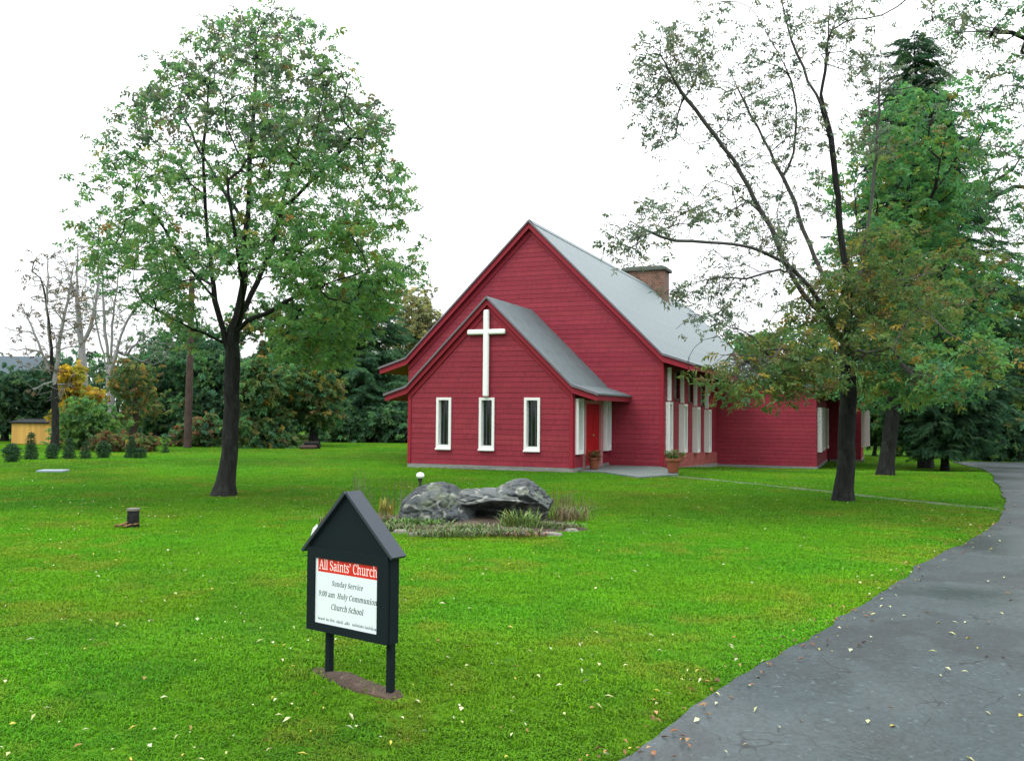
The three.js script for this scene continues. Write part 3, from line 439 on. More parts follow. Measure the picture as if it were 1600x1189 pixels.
// ---------------------------------------------------------------- green tree behind it
{
  const b = groundAt(1386, 743), D = -b.z, p = PX(D), t = thing('broadleaf_tree', 'dense green tree with a leaning thick trunk beside the wing, behind the half-bare tree', 'tree');
  const limbs = [
    [p(1383, 748), p(1389, 700), p(1396, 640), p(1404, 560), p(1412, 460), p(1420, 350), p(1428, 240), p(1432, 160)],
    [p(1402, 580), p(1370, 500, -0.8), p(1345, 400, -1.3), p(1335, 290, -1.5)],
    [p(1406, 540), p(1450, 470, 1), p(1490, 390, 1.6), p(1510, 280, 1.8)],
    [p(1404, 560), p(1460, 530, -1.8), p(1520, 490, -2.8), p(1565, 450, -3.2)],
    [p(1414, 440), p(1380, 370, 1.5), p(1360, 270, 2.2)],
    [p(1418, 370), p(1460, 300, -1.2), p(1480, 200, -1.8)],
  ];
  const G = (x, y, rx, ry, n, o = {}) => ({ x, y, rx, ry, n, rz: 2.2, cols: PAL.green, per: 3.3, spread: 0.36, size: 1.25, gap: 0.43, ...o });
  const pts = blobs([G(1440, 175, 70, 45, 55), G(1380, 240, 65, 55, 65), G(1490, 235, 65, 65, 70), G(1420, 300, 85, 60, 90), G(1340, 290, 45, 50, 34, { per: 3 }), G(1500, 340, 75, 70, 85), G(1400, 400, 80, 65, 85), G(1330, 380, 45, 60, 38, { per: 3 }), G(1470, 440, 90, 65, 95), G(1540, 450, 50, 60, 48), G(1400, 500, 80, 50, 65), G(1490, 540, 80, 50, 75), G(1440, 600, 80, 34, 50), G(1350, 610, 60, 26, 28)], D, 99);
  grow(t, { seed: 11, limbs, clumps: pts.map((q) => q.p), bark, radius: 0.19, tip: 0.006, trunkH: 3, minY: 2.2, step: 0.45, sag: 0.05, flare: 0.3 });
  crown('crown', t, pts, SPRIGS.oval.concat(SPRIGS.broad), 101, {});
}
// ---------------------------------------------------------------- tree beyond the right edge whose limbs reach into the picture
{
  const D = 20, p = PX(D), base = V(17.6, gy(17.6, -20), -20), t = thing('roadside_tree', 'thinly leaved tree reaching bare limbs in from the right edge above the driveway', 'tree');
  const limbs = [
    [base.clone().add(V(0, -0.1, 0)), base.clone().add(V(0.1, 2, 0)), base.clone().add(V(-0.1, 4.5, 0.2)), base.clone().add(V(-0.2, 7.5, 0.1)), base.clone().add(V(0.2, 10.5, 0)), base.clone().add(V(0.5, 13.5, 0))],
    [base.clone().add(V(-0.1, 4.2, 0.2)), p(1720, 170, 0), p(1640, 85), p(1600, 58), p(1540, 48, -0.4), p(1455, 50, -0.8), p(1400, 25, -1)],
    [base.clone().add(V(-0.1, 3.4, 0.2)), p(1720, 300, -0.5), p(1630, 170, -1.2), p(1580, 120, -1.5), p(1520, 80, -1.8), p(1480, 20, -2)],
    [base.clone().add(V(-0.1, 3.0, 0.2)), p(1740, 380, 0.6), p(1650, 310, 1), p(1590, 290, 1.2), p(1540, 320, 1.3)],
    [base.clone().add(V(0, 2.7, 0.2)), p(1760, 400, -1), p(1660, 255, -1.8), p(1600, 215, -2.2), p(1545, 218, -2.5), p(1500, 250, -2.7)],
    [base.clone().add(V(0, 8, 0.2)), p(1800, -200, 1), p(1650, -180, 1), p(1540, -100, 1)],
  ];
  const S = (x, y, rx, ry, n, o = {}) => ({ x, y, rx, ry, n, rz: 1.4, cols: PAL.greygreen.concat(PAL.mid), per: 2.2, spread: 0.24, size: 1, gap: 0.44, ...o });
  const pts = blobs([S(1500, 25, 80, 50, 46), S(1580, 60, 70, 70, 46), S(1560, 150, 60, 50, 30), S(1600, 220, 60, 50, 34), S(1560, 280, 50, 40, 28, { cols: PAL.mid, per: 3 }), S(1590, 330, 50, 50, 40, { cols: PAL.mid, per: 3.2 }), S(1690, 150, 90, 150, 70), S(1720, -60, 160, 120, 90), S(1590, -60, 80, 60, 40), S(1800, 200, 120, 120, 60)], D, 55);
  grow(t, { seed: 13, limbs, clumps: pts.map((q) => q.p), bark, limbBark: barkGrey, twigBark: barkGrey, radius: 0.3, tip: 0.005, trunkH: 5, minY: 2.6, step: 0.4, sag: 0.06 });
  crown('crown', t, pts, SPRIGS.slim.concat(SPRIGS.oval), 56, {});
}
// ---------------------------------------------------------------- conifers
function conifer(name, label, base, H, o) {
  const t = thing(name, label, o.category ?? 'conifer', V(0, 0, 0), 0, o.group), r = rng(o.seed), gs = gaussOf(r), tr = new Tubes(), br = new Tubes(), pts = [];
  const n = 14, ax = []; for (let i = 0; i <= n; i++) ax.push(base.clone().add(V(gs() * 0.04 * H / 10 + (o.lean ?? 0) * H * (i / n), H * (i / n) - 0.05, gs() * 0.03)));
  tr.add(ax, ax.map((_, i) => lerp(o.r0, 0.012, i / n) * (1 + 0.4 * Math.exp(-i * 1.2))), 10);
  const axis = (h) => { const f = clamp((h / H) * n, 0, n - 1e-4), i = Math.floor(f); return ax[i].clone().lerp(ax[i + 1], f - i); };
  for (let h = o.from * H; h < H * 0.985; h += o.gap * (0.8 + 0.4 * r())) {
    const f = h / H, L0 = o.profile(f), k = o.per ?? 6, ph = r() * 7;
    for (let j = 0; j < k; j++) {
      const an = ph + (j / k) * Math.PI * 2 + gs() * 0.25, L = L0 * (0.7 + 0.5 * r()), c = axis(h), rise = (o.rise ?? 0.1) * L, droop = (o.droop ?? 0.25) * L, m = 6, line = [];
      for (let i = 0; i <= m; i++) { const q = i / m; line.push(c.clone().add(V(Math.cos(an) * L * q, rise * q * 1.6 - droop * q * q + (o.tipUp ?? 0) * L * q * q * q, Math.sin(an) * L * q)).add(V(gs(), gs() * 0.5, gs()).multiplyScalar(0.03 * L * q))); }
      if (L > 0.35) br.add(line, line.map((_, i) => lerp(0.012 + L * 0.011, 0.004, i / m)), 4);
      const dens = Math.max(2, Math.round(L * o.dens));
      for (let i = 0; i < dens; i++) { const q = Math.pow((i + r()) / dens, 0.75), w = (1 - q) * 0.32 * L + 0.06, s = gs() * w, idx = clamp(q * m, 0, m - 0.01), a = line[Math.floor(idx)].clone().lerp(line[Math.floor(idx) + 1], idx % 1); a.add(V(-Math.sin(an) * s, -Math.abs(s) * 0.25, Math.cos(an) * s)); pts.push([a, an, s]); }
    }
  }
  part('trunk', tr.build(), o.bark ?? barkBrown, t); if (br.n) part('branches', br.build(), o.bark ?? barkBrown, t, 'stuff');
  const m = new THREE.InstancedMesh(SPRIGS.needle[o.seed % 2], needleMat, pts.length); m.name = 'crown'; m.userData.kind = 'stuff';
  pts.forEach(([a, an, s], i) => { EU.set(0.15 + gs() * 0.3, Math.PI / 2 - an - Math.sign(s) * (0.3 + r() * 0.7) + gs() * 0.2, gs() * 0.35, 'YXZ'); Q.setFromEuler(EU); m.setMatrixAt(i, M4.compose(a, Q, S3.setScalar(o.size * (0.75 + 0.5 * r())))); const c = mix(o.cols, r), v = 0.75 + 0.5 * r(); m.setColorAt(i, C3.setRGB(c[0] * v, c[1] * v, c[2] * v)); });
  t.add(m); return t;
}
{
  const D = 37, b = at(1448, 735, D); b.y = gy(b.x, b.z); const top = at(1432, 40, D).y;
  conifer('spruce_tree', 'tall dark spruce rising behind the leafy trees right of the church', b, top - b.y, { seed: 21, bark, r0: 0.24, lean: -0.02, from: 0.2, gap: 0.42, per: 7, dens: 7, size: 1.25, rise: 0.05, droop: 0.32, tipUp: 0.12, cols: PAL.dark, profile: (f) => 4.6 * Math.pow(1 - f, 0.8) + 0.15 });
  const c = groundAt(1478, 737);
  conifer('low_conifer', 'dark low conifer with a short bare stem at the lawn edge near the driveway', c, 5.2, { seed: 22, r0: 0.14, from: 0.13, gap: 0.2, per: 8, dens: 11, size: 0.95, rise: 0.22, droop: 0.2, cols: PAL.dark, bark, profile: (f) => 1.75 * Math.sin(Math.PI * clamp(0.16 + f * 0.8, 0, 1)) });
  const d = at(565, 690, 52); d.y = 0;
  conifer('white_pine', 'tall blue-green pine with layered boughs behind the lawn, left of the church', d, at(565, 435, 52).y, { seed: 23, r0: 0.3, from: 0.06, gap: 0.75, per: 6, dens: 9, size: 1.7, rise: 0.28, droop: 0.12, cols: PAL.pine, profile: (f) => 2.6 * Math.pow(1 - f, 0.5) + 0.4 });
  const e = at(515, 692, 55); e.y = 0;
  conifer('white_pine', 'broad dark pine behind the olive shrubs left of the church', e, at(515, 455, 55).y, { seed: 24, r0: 0.26, from: 0.06, gap: 0.7, per: 6, dens: 9, size: 1.7, rise: 0.25, droop: 0.15, cols: PAL.pine, profile: (f) => 3.3 * Math.pow(1 - f, 0.6) + 0.4 });
}
// small clipped evergreens in a row along the back of the left lawn
[[18, 722, 689, 1.25, 0], [47, 718, 672, 0.8, 1], [80, 717, 690, 0.95, 0], [107, 717, 681, 0.85, 1], [133, 717, 686, 0.95, 1], [160, 716, 685, 0.95, 0], [204, 716, 676, 0.8, 1], [219, 716, 695, 1.1, 0], [258, 708, 690, 0.7, 1]].forEach(([px, by, ty, wide, pointed], i) => {
  const b = groundAt(px, by), H = Math.max(0.4, at(px, ty, -b.z).y - b.y), w = H * 0.22 * wide * (pointed ? 1 : 1.15);
  const labels = ['round clipped evergreen at the left end of the row on the back lawn', 'pointed small evergreen in front of the yellow shed', 'squat evergreen below the bare tree trunk by the yellow shed', 'slim pointed evergreen just right of the bare tree trunk', 'pointed evergreen in front of the green shrub, left of its middle', 'rounded evergreen in front of the rust-tinted shrub', 'tallest pointed evergreen near the right end of the small row', 'low rounded evergreen tucked against the tallest of the row', 'tiny evergreen alone on the strip of grass beside the brown pole'];
  conifer('clipped_evergreen', labels[i], b, H, { category: 'shrub', group: 'small evergreens along the back lawn', seed: 30 + i, r0: 0.03, from: 0.03, gap: 0.05, per: 10, dens: 34, size: 0.15, rise: 0.25, droop: 0.1, cols: PAL.dark, profile: pointed ? (f) => w * 1.3 * Math.pow(1 - f, 1.0) * Math.min(1, 0.5 + f * 5) + 0.004 : (f) => w * 1.25 * Math.sin(Math.PI * clamp(0.12 + f * 0.86, 0, 1)) });
});
// ---------------------------------------------------------------- background trees and shrubs
function leafTree(name, label, o) { // crown: list of [px, py, rx, ry, n]
  const D = o.depth, t = thing(name, label, o.category ?? 'tree', V(0, 0, 0), 0, o.group), base = at(o.px, 700, D); base.y = gy(base.x, base.z);
  const pts = blobs(o.crown.map(([x, y, rx, ry, n]) => ({ x, y, rx, ry, n, rz: o.rz ?? (rx * D) / F, cols: o.cols, per: o.perPoint ?? 4, spread: o.spread ?? 0.35, size: o.size ?? 1.5 })), D, o.seed, o.gap ?? 0.38).filter((q) => q.p.y > base.y + 0.1);
  const top = at(o.topx ?? o.px, o.top, D), limbs = [[base.clone().add(V(0, -0.1, 0)), base.clone().lerp(top, 0.33).add(V(0.1, 0, 0)), base.clone().lerp(top, 0.66).add(V(-0.1, 0, 0)), top]];
  for (const l of o.limbs ?? []) limbs.push(l.map(([x, y, dz]) => at(x, y, D + (dz ?? 0))));
  grow(t, { seed: o.seed, limbs, clumps: pts.map((q) => q.p), bark: o.bark ?? bark, twigBark: o.twigBark, radius: o.r, tip: o.tip ?? 0.008, trunkH: o.trunkH ?? 2, minY: base.y + (o.clear ?? 0.5), step: o.step ?? 0.6, sag: 0.04, parts: false });
  if (o.perPoint !== 0) crown('crown', t, pts, o.shapes ?? SPRIGS.far, o.seed + 1, { tilt: 1.8 });
  return t;
}
const SH = { category: 'shrub', trunkH: 0.5, clear: 0.05, step: 0.4, tip: 0.006 };
leafTree('bare_tree', 'nearly bare tree with a thin forked trunk rising beside the yellow shed', { depth: 36, px: 84, top: 405, topx: 74, r: 0.13, seed: 201, trunkH: 4, clear: 2.4, step: 0.4, tip: 0.008, bark: bark, twigBark: barkPale, cols: [[0.16, 0.12, 0.06, 1], [0.12, 0.1, 0.06, 1]], perPoint: 0.3, spread: 0.25, size: 1, gap: 0.25, shapes: SPRIGS.oval, crown: [[80, 440, 52, 55, 190], [60, 520, 55, 60, 170], [110, 500, 42, 60, 130], [80, 600, 40, 30, 50]], limbs: [[[82, 610], [95, 520], [112, 430], [118, 395]], [[80, 590], [52, 520], [30, 470]], [[82, 560], [72, 480], [60, 420]]] });
leafTree('bare_tree', 'taller bare grey tree standing behind the orange-yellow shrub', { depth: 50, px: 131, top: 385, topx: 120, r: 0.2, seed: 205, trunkH: 5, clear: 5.2, step: 0.5, tip: 0.011, bark: barkPale, cols: PAL.greygreen, perPoint: 0.3, spread: 0.3, size: 1.2, gap: 0.25, shapes: SPRIGS.oval, crown: [[125, 430, 46, 62, 200], [150, 480, 44, 60, 160], [100, 480, 36, 55, 90]], limbs: [[[130, 560], [122, 480], [100, 410]], [[131, 540], [150, 470], [152, 400]]] });
leafTree('bare_tree', 'bare grey tree with several upright stems left of the big green tree', { depth: 55, px: 172, top: 400, topx: 160, r: 0.2, seed: 208, trunkH: 3, clear: 4, step: 0.5, tip: 0.011, bark: barkPale, cols: PAL.greygreen, perPoint: 0.4, spread: 0.3, size: 1.2, gap: 0.25, shapes: SPRIGS.oval, crown: [[170, 450, 50, 60, 170], [205, 510, 44, 50, 130], [235, 540, 40, 30, 70]], limbs: [[[171, 585], [190, 520], [215, 470]], [[170, 590], [148, 500], [140, 430]], [[172, 580], [176, 500], [185, 420]]] });
leafTree('dark_tree', 'dark bushy evergreen tree behind the yellow shed at the left edge', { depth: 47, px: 6, top: 600, r: 0.14, seed: 211, cols: PAL.dark, perPoint: 4.6, size: 1.5, clear: 1.1, crown: [[24, 618, 56, 42, 190], [-40, 630, 50, 60, 90], [40, 655, 40, 20, 50]] });
leafTree('dark_tree', 'second dark tree, right of the shed roof and behind the bare trunk', { depth: 47, px: 88, top: 590, r: 0.16, seed: 212, cols: PAL.dark, perPoint: 4.6, size: 2, crown: [[78, 612, 32, 46, 90], [105, 655, 40, 36, 60]] });
leafTree('maple_sapling', 'orange-yellow autumn tree between the bare trunks on the left', { depth: 42, px: 112, top: 590, r: 0.08, seed: 215, cols: PAL.yellow, perPoint: 5, size: 1.4, clear: 0.8, crown: [[106, 602, 15, 22, 36], [130, 622, 20, 12, 24], [98, 640, 10, 20, 16]] });
leafTree('shrub', 'fresh green shrub under the orange-yellow tree on the left', { ...SH, depth: 38, px: 138, top: 640, r: 0.07, seed: 218, cols: PAL.lime, perPoint: 4.4, size: 1.1, crown: [[135, 655, 36, 34, 110], [120, 685, 32, 24, 50], [165, 668, 20, 26, 40]] });
leafTree('shrub', 'rust-tinted low shrub behind the small evergreens', { ...SH, depth: 36, px: 172, top: 695, r: 0.05, seed: 221, cols: PAL.olive.concat(PAL.rust), perPoint: 4.4, size: 0.9, crown: [[172, 696, 26, 15, 70], [228, 700, 24, 12, 40]] });
leafTree('thin_tree', 'thin brownish tree with sparse yellow leaves left of the brown pole', { depth: 46, px: 205, top: 560, topx: 214, r: 0.16, seed: 224, bark: barkBrown, cols: PAL.olive.concat([[0.28, 0.2, 0.04, 2]]), perPoint: 2.6, size: 1.2, clear: 1.5, crown: [[205, 590, 42, 34, 70], [230, 630, 34, 26, 36], [190, 640, 26, 26, 26]] });
leafTree('background_tree', 'dark green rounded tree just left of the brown pole', { depth: 58, px: 248, top: 560, r: 0.2, seed: 227, cols: PAL.mid.concat(PAL.dark), perPoint: 4.6, size: 1.9, crown: [[250, 590, 46, 40, 110], [262, 640, 46, 36, 80]] });
leafTree('background_tree', 'dark green tree behind the trunk of the big green tree', { depth: 56, px: 330, top: 540, r: 0.24, seed: 230, cols: PAL.dark.concat(PAL.mid), perPoint: 4.6, size: 1.9, crown: [[320, 580, 50, 50, 130], [310, 655, 40, 46, 100], [365, 620, 46, 60, 120]] });
leafTree('shrub', 'dark shrub with brownish patches at the foot of the brown pole', { ...SH, depth: 42, px: 320, top: 670, r: 0.08, seed: 233, cols: PAL.mid.concat(PAL.rust), perPoint: 4.4, size: 1.3, crown: [[318, 678, 34, 28, 90], [285, 690, 18, 20, 30]] });
leafTree('background_tree', 'taller loose green tree rising behind the big trunk and the olive shrub', { depth: 60, px: 425, top: 480, r: 0.22, seed: 260, cols: PAL.mid.concat(PAL.olive), perPoint: 3, size: 1.9, gap: 0.42, clear: 2, crown: [[420, 520, 60, 60, 130], [455, 570, 46, 50, 90], [395, 580, 40, 50, 70]] });
leafTree('background_tree', 'loose mid-green tree behind the brown pole, above the dark shrubs', { depth: 62, px: 280, top: 495, r: 0.22, seed: 263, cols: PAL.mid, perPoint: 3, size: 1.9, gap: 0.44, clear: 2, crown: [[275, 540, 54, 46, 110], [325, 545, 44, 42, 80]] });
leafTree('olive_shrub', 'tall olive-green shrub just right of the big tree trunk', { ...SH, depth: 41, px: 405, top: 590, r: 0.1, seed: 236, cols: PAL.olive.concat(PAL.mid, PAL.mid), perPoint: 4.4, size: 1.4, crown: [[405, 600, 40, 45, 130], [410, 665, 46, 44, 130], [445, 690, 24, 24, 40]] });
leafTree('olive_tree', 'small olive tree with yellow tints and a short dark trunk, left of the church', { depth: 43, px: 490, top: 590, topx: 480, r: 0.22, seed: 239, cols: PAL.olive.concat(PAL.mid, [[0.25, 0.22, 0.03, 1.4]]), perPoint: 5, size: 1.4, clear: 1.2, trunkH: 1.2, crown: [[480, 605, 46, 44, 130], [505, 645, 32, 24, 54], [455, 640, 26, 30, 40]] });
leafTree('birch', 'pale yellow-green tree far behind the left slope of the church roof', { depth: 70, px: 655, top: 450, r: 0.24, seed: 242, bark: barkGrey, cols: PAL.pale, perPoint: 3.4, size: 1.8, spread: 0.6, gap: 0.4, clear: 3, crown: [[645, 492, 36, 50, 130], [668, 530, 34, 40, 90], [630, 550, 36, 40, 80]] });
leafTree('background_tree', 'dark leafy tree close behind the left eave of the church', { depth: 60, px: 605, top: 560, r: 0.22, seed: 245, cols: PAL.dark.concat(PAL.mid), perPoint: 4.6, size: 2, crown: [[600, 610, 50, 54, 140], [560, 655, 50, 36, 90], [640, 650, 40, 40, 60]] });
leafTree('yellow_green_tree', 'yellow-green leafy tree at the right edge beyond the driveway bend', { depth: 47, px: 1600, top: 480, r: 0.25, seed: 248, cols: PAL.lime.concat([[0.2, 0.27, 0.05, 6], [0.3, 0.26, 0.04, 2]]), perPoint: 3.6, size: 1.9, gap: 0.42, crown: [[1585, 500, 70, 60, 150], [1558, 590, 52, 56, 130], [1640, 570, 60, 90, 120]] });
leafTree('shrub', 'green shrub with a yellow patch seen between the wing and the leaning trunk', { ...SH, depth: 48, px: 1366, top: 640, r: 0.08, seed: 251, cols: PAL.green.concat(PAL.lime), perPoint: 4.4, size: 1.6, crown: [[1366, 665, 26, 44, 80], [1420, 680, 40, 30, 70], [1372, 610, 30, 40, 60]] });
leafTree('background_tree', 'dark tree filling the gap behind the leaning trunk on the right', { depth: 58, px: 1450, top: 560, r: 0.24, seed: 254, cols: PAL.dark.concat(PAL.mid), perPoint: 4.6, size: 2, crown: [[1420, 600, 70, 50, 140], [1500, 600, 70, 60, 140], [1450, 665, 90, 34, 110]] });
leafTree('background_tree', 'green tree behind the wing, seen above its roof through the half-bare tree', { depth: 64, px: 1230, top: 540, r: 0.24, seed: 257, cols: PAL.mid.concat(PAL.green), perPoint: 4.4, size: 2, crown: [[1230, 560, 90, 46, 140], [1150, 555, 50, 40, 60], [1320, 580, 70, 50, 90]] });
{ // hedges: dark understorey at the back
  const hedge = (label, x0, x1, y0, depth, seed, cols, n) => { const t = thing('hedge', label, 'hedge'), r = rng(seed), pts = []; const core = new Tubes();
    for (let i = 0; i < n; i++) { const px = lerp(x0, x1, r()), topY = y0 + 6 * Math.sin(px / 11) + 5 * Math.sin(px / 4.7), p = at(px, 690, depth - 1.2 + 2.4 * r()), g = gy(p.x, p.z), top = at(px, topY, depth).y; p.y = lerp(g + 0.1, top, Math.pow(r(), 0.8)); pts.push({ p, cols, per: 4, spread: 0.35, size: 1.8 }); if (i % 9 === 0) { const a = p.clone(); a.y = g - 0.1; core.add([a, a.clone().lerp(p, 0.5).add(V(0.1, 0, 0)), p], [0.05, 0.035, 0.01], 5); } }
    part('stems', core.build(), bark, t, 'stuff'); crown('foliage', t, pts, SPRIGS.far, seed + 1, { tilt: 1.8 }); };
  hedge('dark hedge along the back of the lawn between the olive tree and the church', 495, 660, 645, 50, 301, PAL.mid.concat(PAL.dark), 340);
  hedge('dark hedge closing the far end of the driveway at the right edge', 1520, 1700, 640, 44, 303, PAL.dark.concat(PAL.mid), 340);
  hedge('low hedge of mixed greens behind the small evergreens on the left', -40, 300, 672, 60, 305, PAL.mid.concat(PAL.dark), 420);
}
{ // far woodland that reads as one mass
  const r = rng(401), pts = [], stems = new Tubes(), g = new THREE.Group(); g.name = 'woodland'; g.userData = { kind: 'stuff', label: 'far belt of woodland closing the horizon behind church and lawn', category: 'woodland' }; scene.add(g);
  for (let i = 0; i < 2600; i++) { const an = lerp(-1.0, 1.0, r()), D = lerp(84, 104, r()), x = Math.tan(an * 0.86) * D, h = (3.2 + 4.2 * fbm3(x * 0.07, 4, 1, 3) + 1.5 * noise3(x * 0.5, 2, 2)) * (Math.abs(x) > 70 ? 1.3 : 1); const p = V(x, gy(x, -D) + h * Math.pow(r(), 0.7), -D); pts.push({ p, cols: r() < 0.15 ? PAL.olive : PAL.mid.concat(PAL.dark), per: 4, spread: 0.8, size: 3 }); if (i % 9 === 0) stems.add([V(x, gy(x, -D) - 0.2, -D), V(x + 0.1, h * 0.5, -D), V(x, h, -D)], [0.16, 0.1, 0.03], 5); }
  part('trunks', stems.build(), bark, g, 'stuff'); crown('foliage', g, pts, SPRIGS.far, 402, { tilt: 1.8 });
}
// ---------------------------------------------------------------- house, shed and pole on the left
{
  const D = 78, c = at(-30, 700, D), t = thing('house', 'grey-roofed house far off at the left edge behind the dark trees', 'house', V(c.x, 0, -D), 0.12);
  const ridge = at(0, 556, D).y, eave = at(0, 592, D).y, w = (at(38, 560, D).x - c.x);
  part('wall', box(w * 2 - 0.8, eave + 0.3, 7, 0, eave / 2 - 0.1, -4), std(0.42, 0.42, 0.4, 0.8), t);
  const s = new THREE.Shape([[0.6, eave - 0.2], [-4, ridge], [-8.6, eave - 0.2], [-8.6, eave], [-4, ridge + 0.2], [0.6, eave]].map(([z, y]) => new THREE.Vector2(z, y)));
  part('roof', new THREE.ExtrudeGeometry(s, { depth: w * 2, bevelEnabled: false }).rotateY(-Math.PI / 2).translate(w, 0, 0), std(0.05, 0.075, 0.09, 0.8), t);
  const win = part('window', merge([-1, 0.6].map((x) => box(1.2, 1.3, 0.1, x * 2.2, eave - 1.3, -0.47))), whitePaint, t); part('glass_pane', merge([-1, 0.6].map((x) => box(1.0, 1.1, 0.1, x * 2.2, eave - 1.3, -0.44))), std(0.03, 0.04, 0.05, 0.1), win);
}
{
  const D = 43, a = at(17, 700, D), b = at(86, 700, D), top = at(50, 661, D).y, w = b.x - a.x, t = thing('shed', 'small yellow timber shed with a dark roof at the left edge of the back lawn', 'shed', V(a.x, 0, -D), -0.1), r = rng(5);
  const yel = [[0.5, 0.3, 0.075], [0.54, 0.33, 0.085], [0.46, 0.27, 0.07]].map((c) => std(...c, 0.7, { bumpMap: paintBump, bumpScale: 0.003 }));
  const wall = part('wall', box(w, top, 2, w / 2, top / 2 - 0.02, -1.0), std(0.3, 0.18, 0.05, 0.9), t), bg = box(0.134, top - 0.04, 0.02);
  for (let x = 0.07, i = 0; x < w; x += 0.14, i++) part('board', bg, yel[Math.floor(r() * 3)], wall).position.set(x, top / 2, 0.012);
  for (let z = -0.07; z > -2; z -= 0.14) { const m = part('board', bg, yel[Math.floor(r() * 3)], wall); m.position.set(-0.012, top / 2, z); m.rotation.y = Math.PI / 2; }
  const s = new THREE.Shape([[0.12, top - 0.01], [-1, top + 0.12], [-2.12, top - 0.01], [-2.12, top + 0.05], [-1, top + 0.18], [0.12, top + 0.05]].map(([z, y]) => new THREE.Vector2(z, y)));
  part('roof', new THREE.ExtrudeGeometry(s, { depth: w + 0.2, bevelEnabled: false }).rotateY(-Math.PI / 2).translate(w + 0.1, 0, 0), std(0.012, 0.015, 0.017, 0.9), t);
}
{
  const D = 40, b = at(292, 711, D); b.y = -0.05; const H = at(294, 430, D).y, t = thing('wooden_pole', 'straight brown wooden pole standing between dark shrubs left of the big tree', 'pole', V(0, 0, 0)), tb = new Tubes();
  tb.add([b, b.clone().add(V(0.03, H * 0.5, 0)), b.clone().add(V(0.05, H, 0))], [0.17, 0.145, 0.12], 14);
  part('post', tb.build(), barkBrown, t);
}
// ---------------------------------------------------------------- sign in front
{
  const A = groundAt(511, 1052), B = groundAt(613, 1088), S = B.clone().sub(A); S.y = 0; const yaw = -Math.atan2(S.z, S.x);
  const t = thing('church_sign', 'black gabled notice board on two posts with a red and white panel', 'sign', V(A.x, 0, A.z), yaw);
  const blk = std(0.004, 0.01, 0.012, 0.75, { specularIntensity: 0.3 }), lx = -0.145, rx = 0.572, by = 0.25, ey = 0.775, ax = 0.2, ay = 1.13, dep = 0.085;
  for (const [x, y] of [[0.005, A.y], [0.545, B.y]]) part('post', new RoundedBoxGeometry(0.042, 0.6, 0.042, 2, 0.006).translate(x, y + 0.16, -0.012), blk, t);
  const s = new THREE.Shape([[lx, by], [rx, by], [rx, ey], [ax, ay], [lx, ey]].map(([x, y]) => new THREE.Vector2(x, y)));
  const c = part('cabinet', new THREE.ExtrudeGeometry(s, { depth: dep - 0.012, bevelEnabled: true, bevelSize: 0.003, bevelThickness: 0.003, bevelSegments: 2 }).translate(0, 0, -dep / 2), blk, t);
  const px0 = -0.074, px1 = 0.485, py0 = 0.3, py1 = 0.712, fr = 0.02;
  part('frame', merge([box(px0 - lx, ey - by, 0.016, (px0 + lx) / 2, (ey + by) / 2, 0.046), box(rx - px1, ey - by, 0.016, (px1 + rx) / 2, (ey + by) / 2, 0.046), box(px1 - px0, py0 - by, 0.016, (px0 + px1) / 2, (by + py0) / 2, 0.046), box(px1 - px0, ey - py1, 0.016, (px0 + px1) / 2, (py1 + ey) / 2, 0.046)]), blk, c);
  const cv = document.createElement('canvas'); cv.width = 1120; cv.height = 824; const g = cv.getContext('2d');
  g.fillStyle = '#d3dde0'; g.fillRect(0, 0, 1120, 824); g.fillStyle = '#c3261f'; g.fillRect(46, 0, 1074, 172);
  g.textAlign = 'center'; g.textBaseline = 'alphabetic';
  const line = (txt, x, y, w, size, font, col) => { g.save(); g.font = font.replace('$', size); g.fillStyle = col; g.translate(x, y); g.scale(w / g.measureText(txt).width, 1); g.fillText(txt, 0, 0); g.restore(); };
  line('All Saints’ Church', 585, 140, 1040, 170, '$px serif', '#f3e6e2');
  line('Sunday Service', 580, 330, 560, 92, 'italic bold $px serif', '#333f45'); line('9:00 am  Holy Communion', 580, 478, 1050, 96, 'italic bold $px serif', '#2c373c'); line('Church School', 580, 628, 580, 100, 'italic bold $px serif', '#2c373c');
  const r = rng(12); g.fillStyle = '#59656a'; for (let x = 40; x < 1090;) { const w = 8 + r() * 16; if (r() > 0.14) { g.fillRect(x, 752 + r() * 8, w * 0.8, 26); if (r() < 0.4) g.fillRect(x, 738, 5, 36); } x += w + 5; } // line of small print that cannot be read
  const tx = new THREE.CanvasTexture(cv); tx.colorSpace = THREE.SRGBColorSpace;
  part('notice_panel', new THREE.PlaneGeometry(px1 - px0, py1 - py0).translate((px0 + px1) / 2, (py0 + py1) / 2, 0.044), new THREE.MeshStandardMaterial({ map: tx, roughness: 0.35 }), c);
  const slope = (x0, y0, x1, y1, th) => { const dx = x1 - x0, dy = y1 - y0, l = Math.hypot(dx, dy), q = new THREE.Shape([[x0, y0], [x1, y1], [x1 - (dy / l) * th * Math.sign(dx), y1 + (Math.abs(dx) / l) * th], [x0 - (dy / l) * th * Math.sign(dx), y0 + (Math.abs(dx) / l) * th]].map(([x, y]) => new THREE.Vector2(x, y))); return new THREE.ExtrudeGeometry(q, { depth: 0.125, bevelEnabled: false }).translate(0, 0, -0.066); };
  const roofMat = std(0.03, 0.04, 0.052, 0.5);
  part('roof_board', slope(lx - 0.045, ey - 0.036, ax, ay + 0.004, 0.018), roofMat, t); part('roof_board', slope(rx + 0.03, ey - 0.012, ax, ay + 0.004, 0.0185), roofMat, t);
}
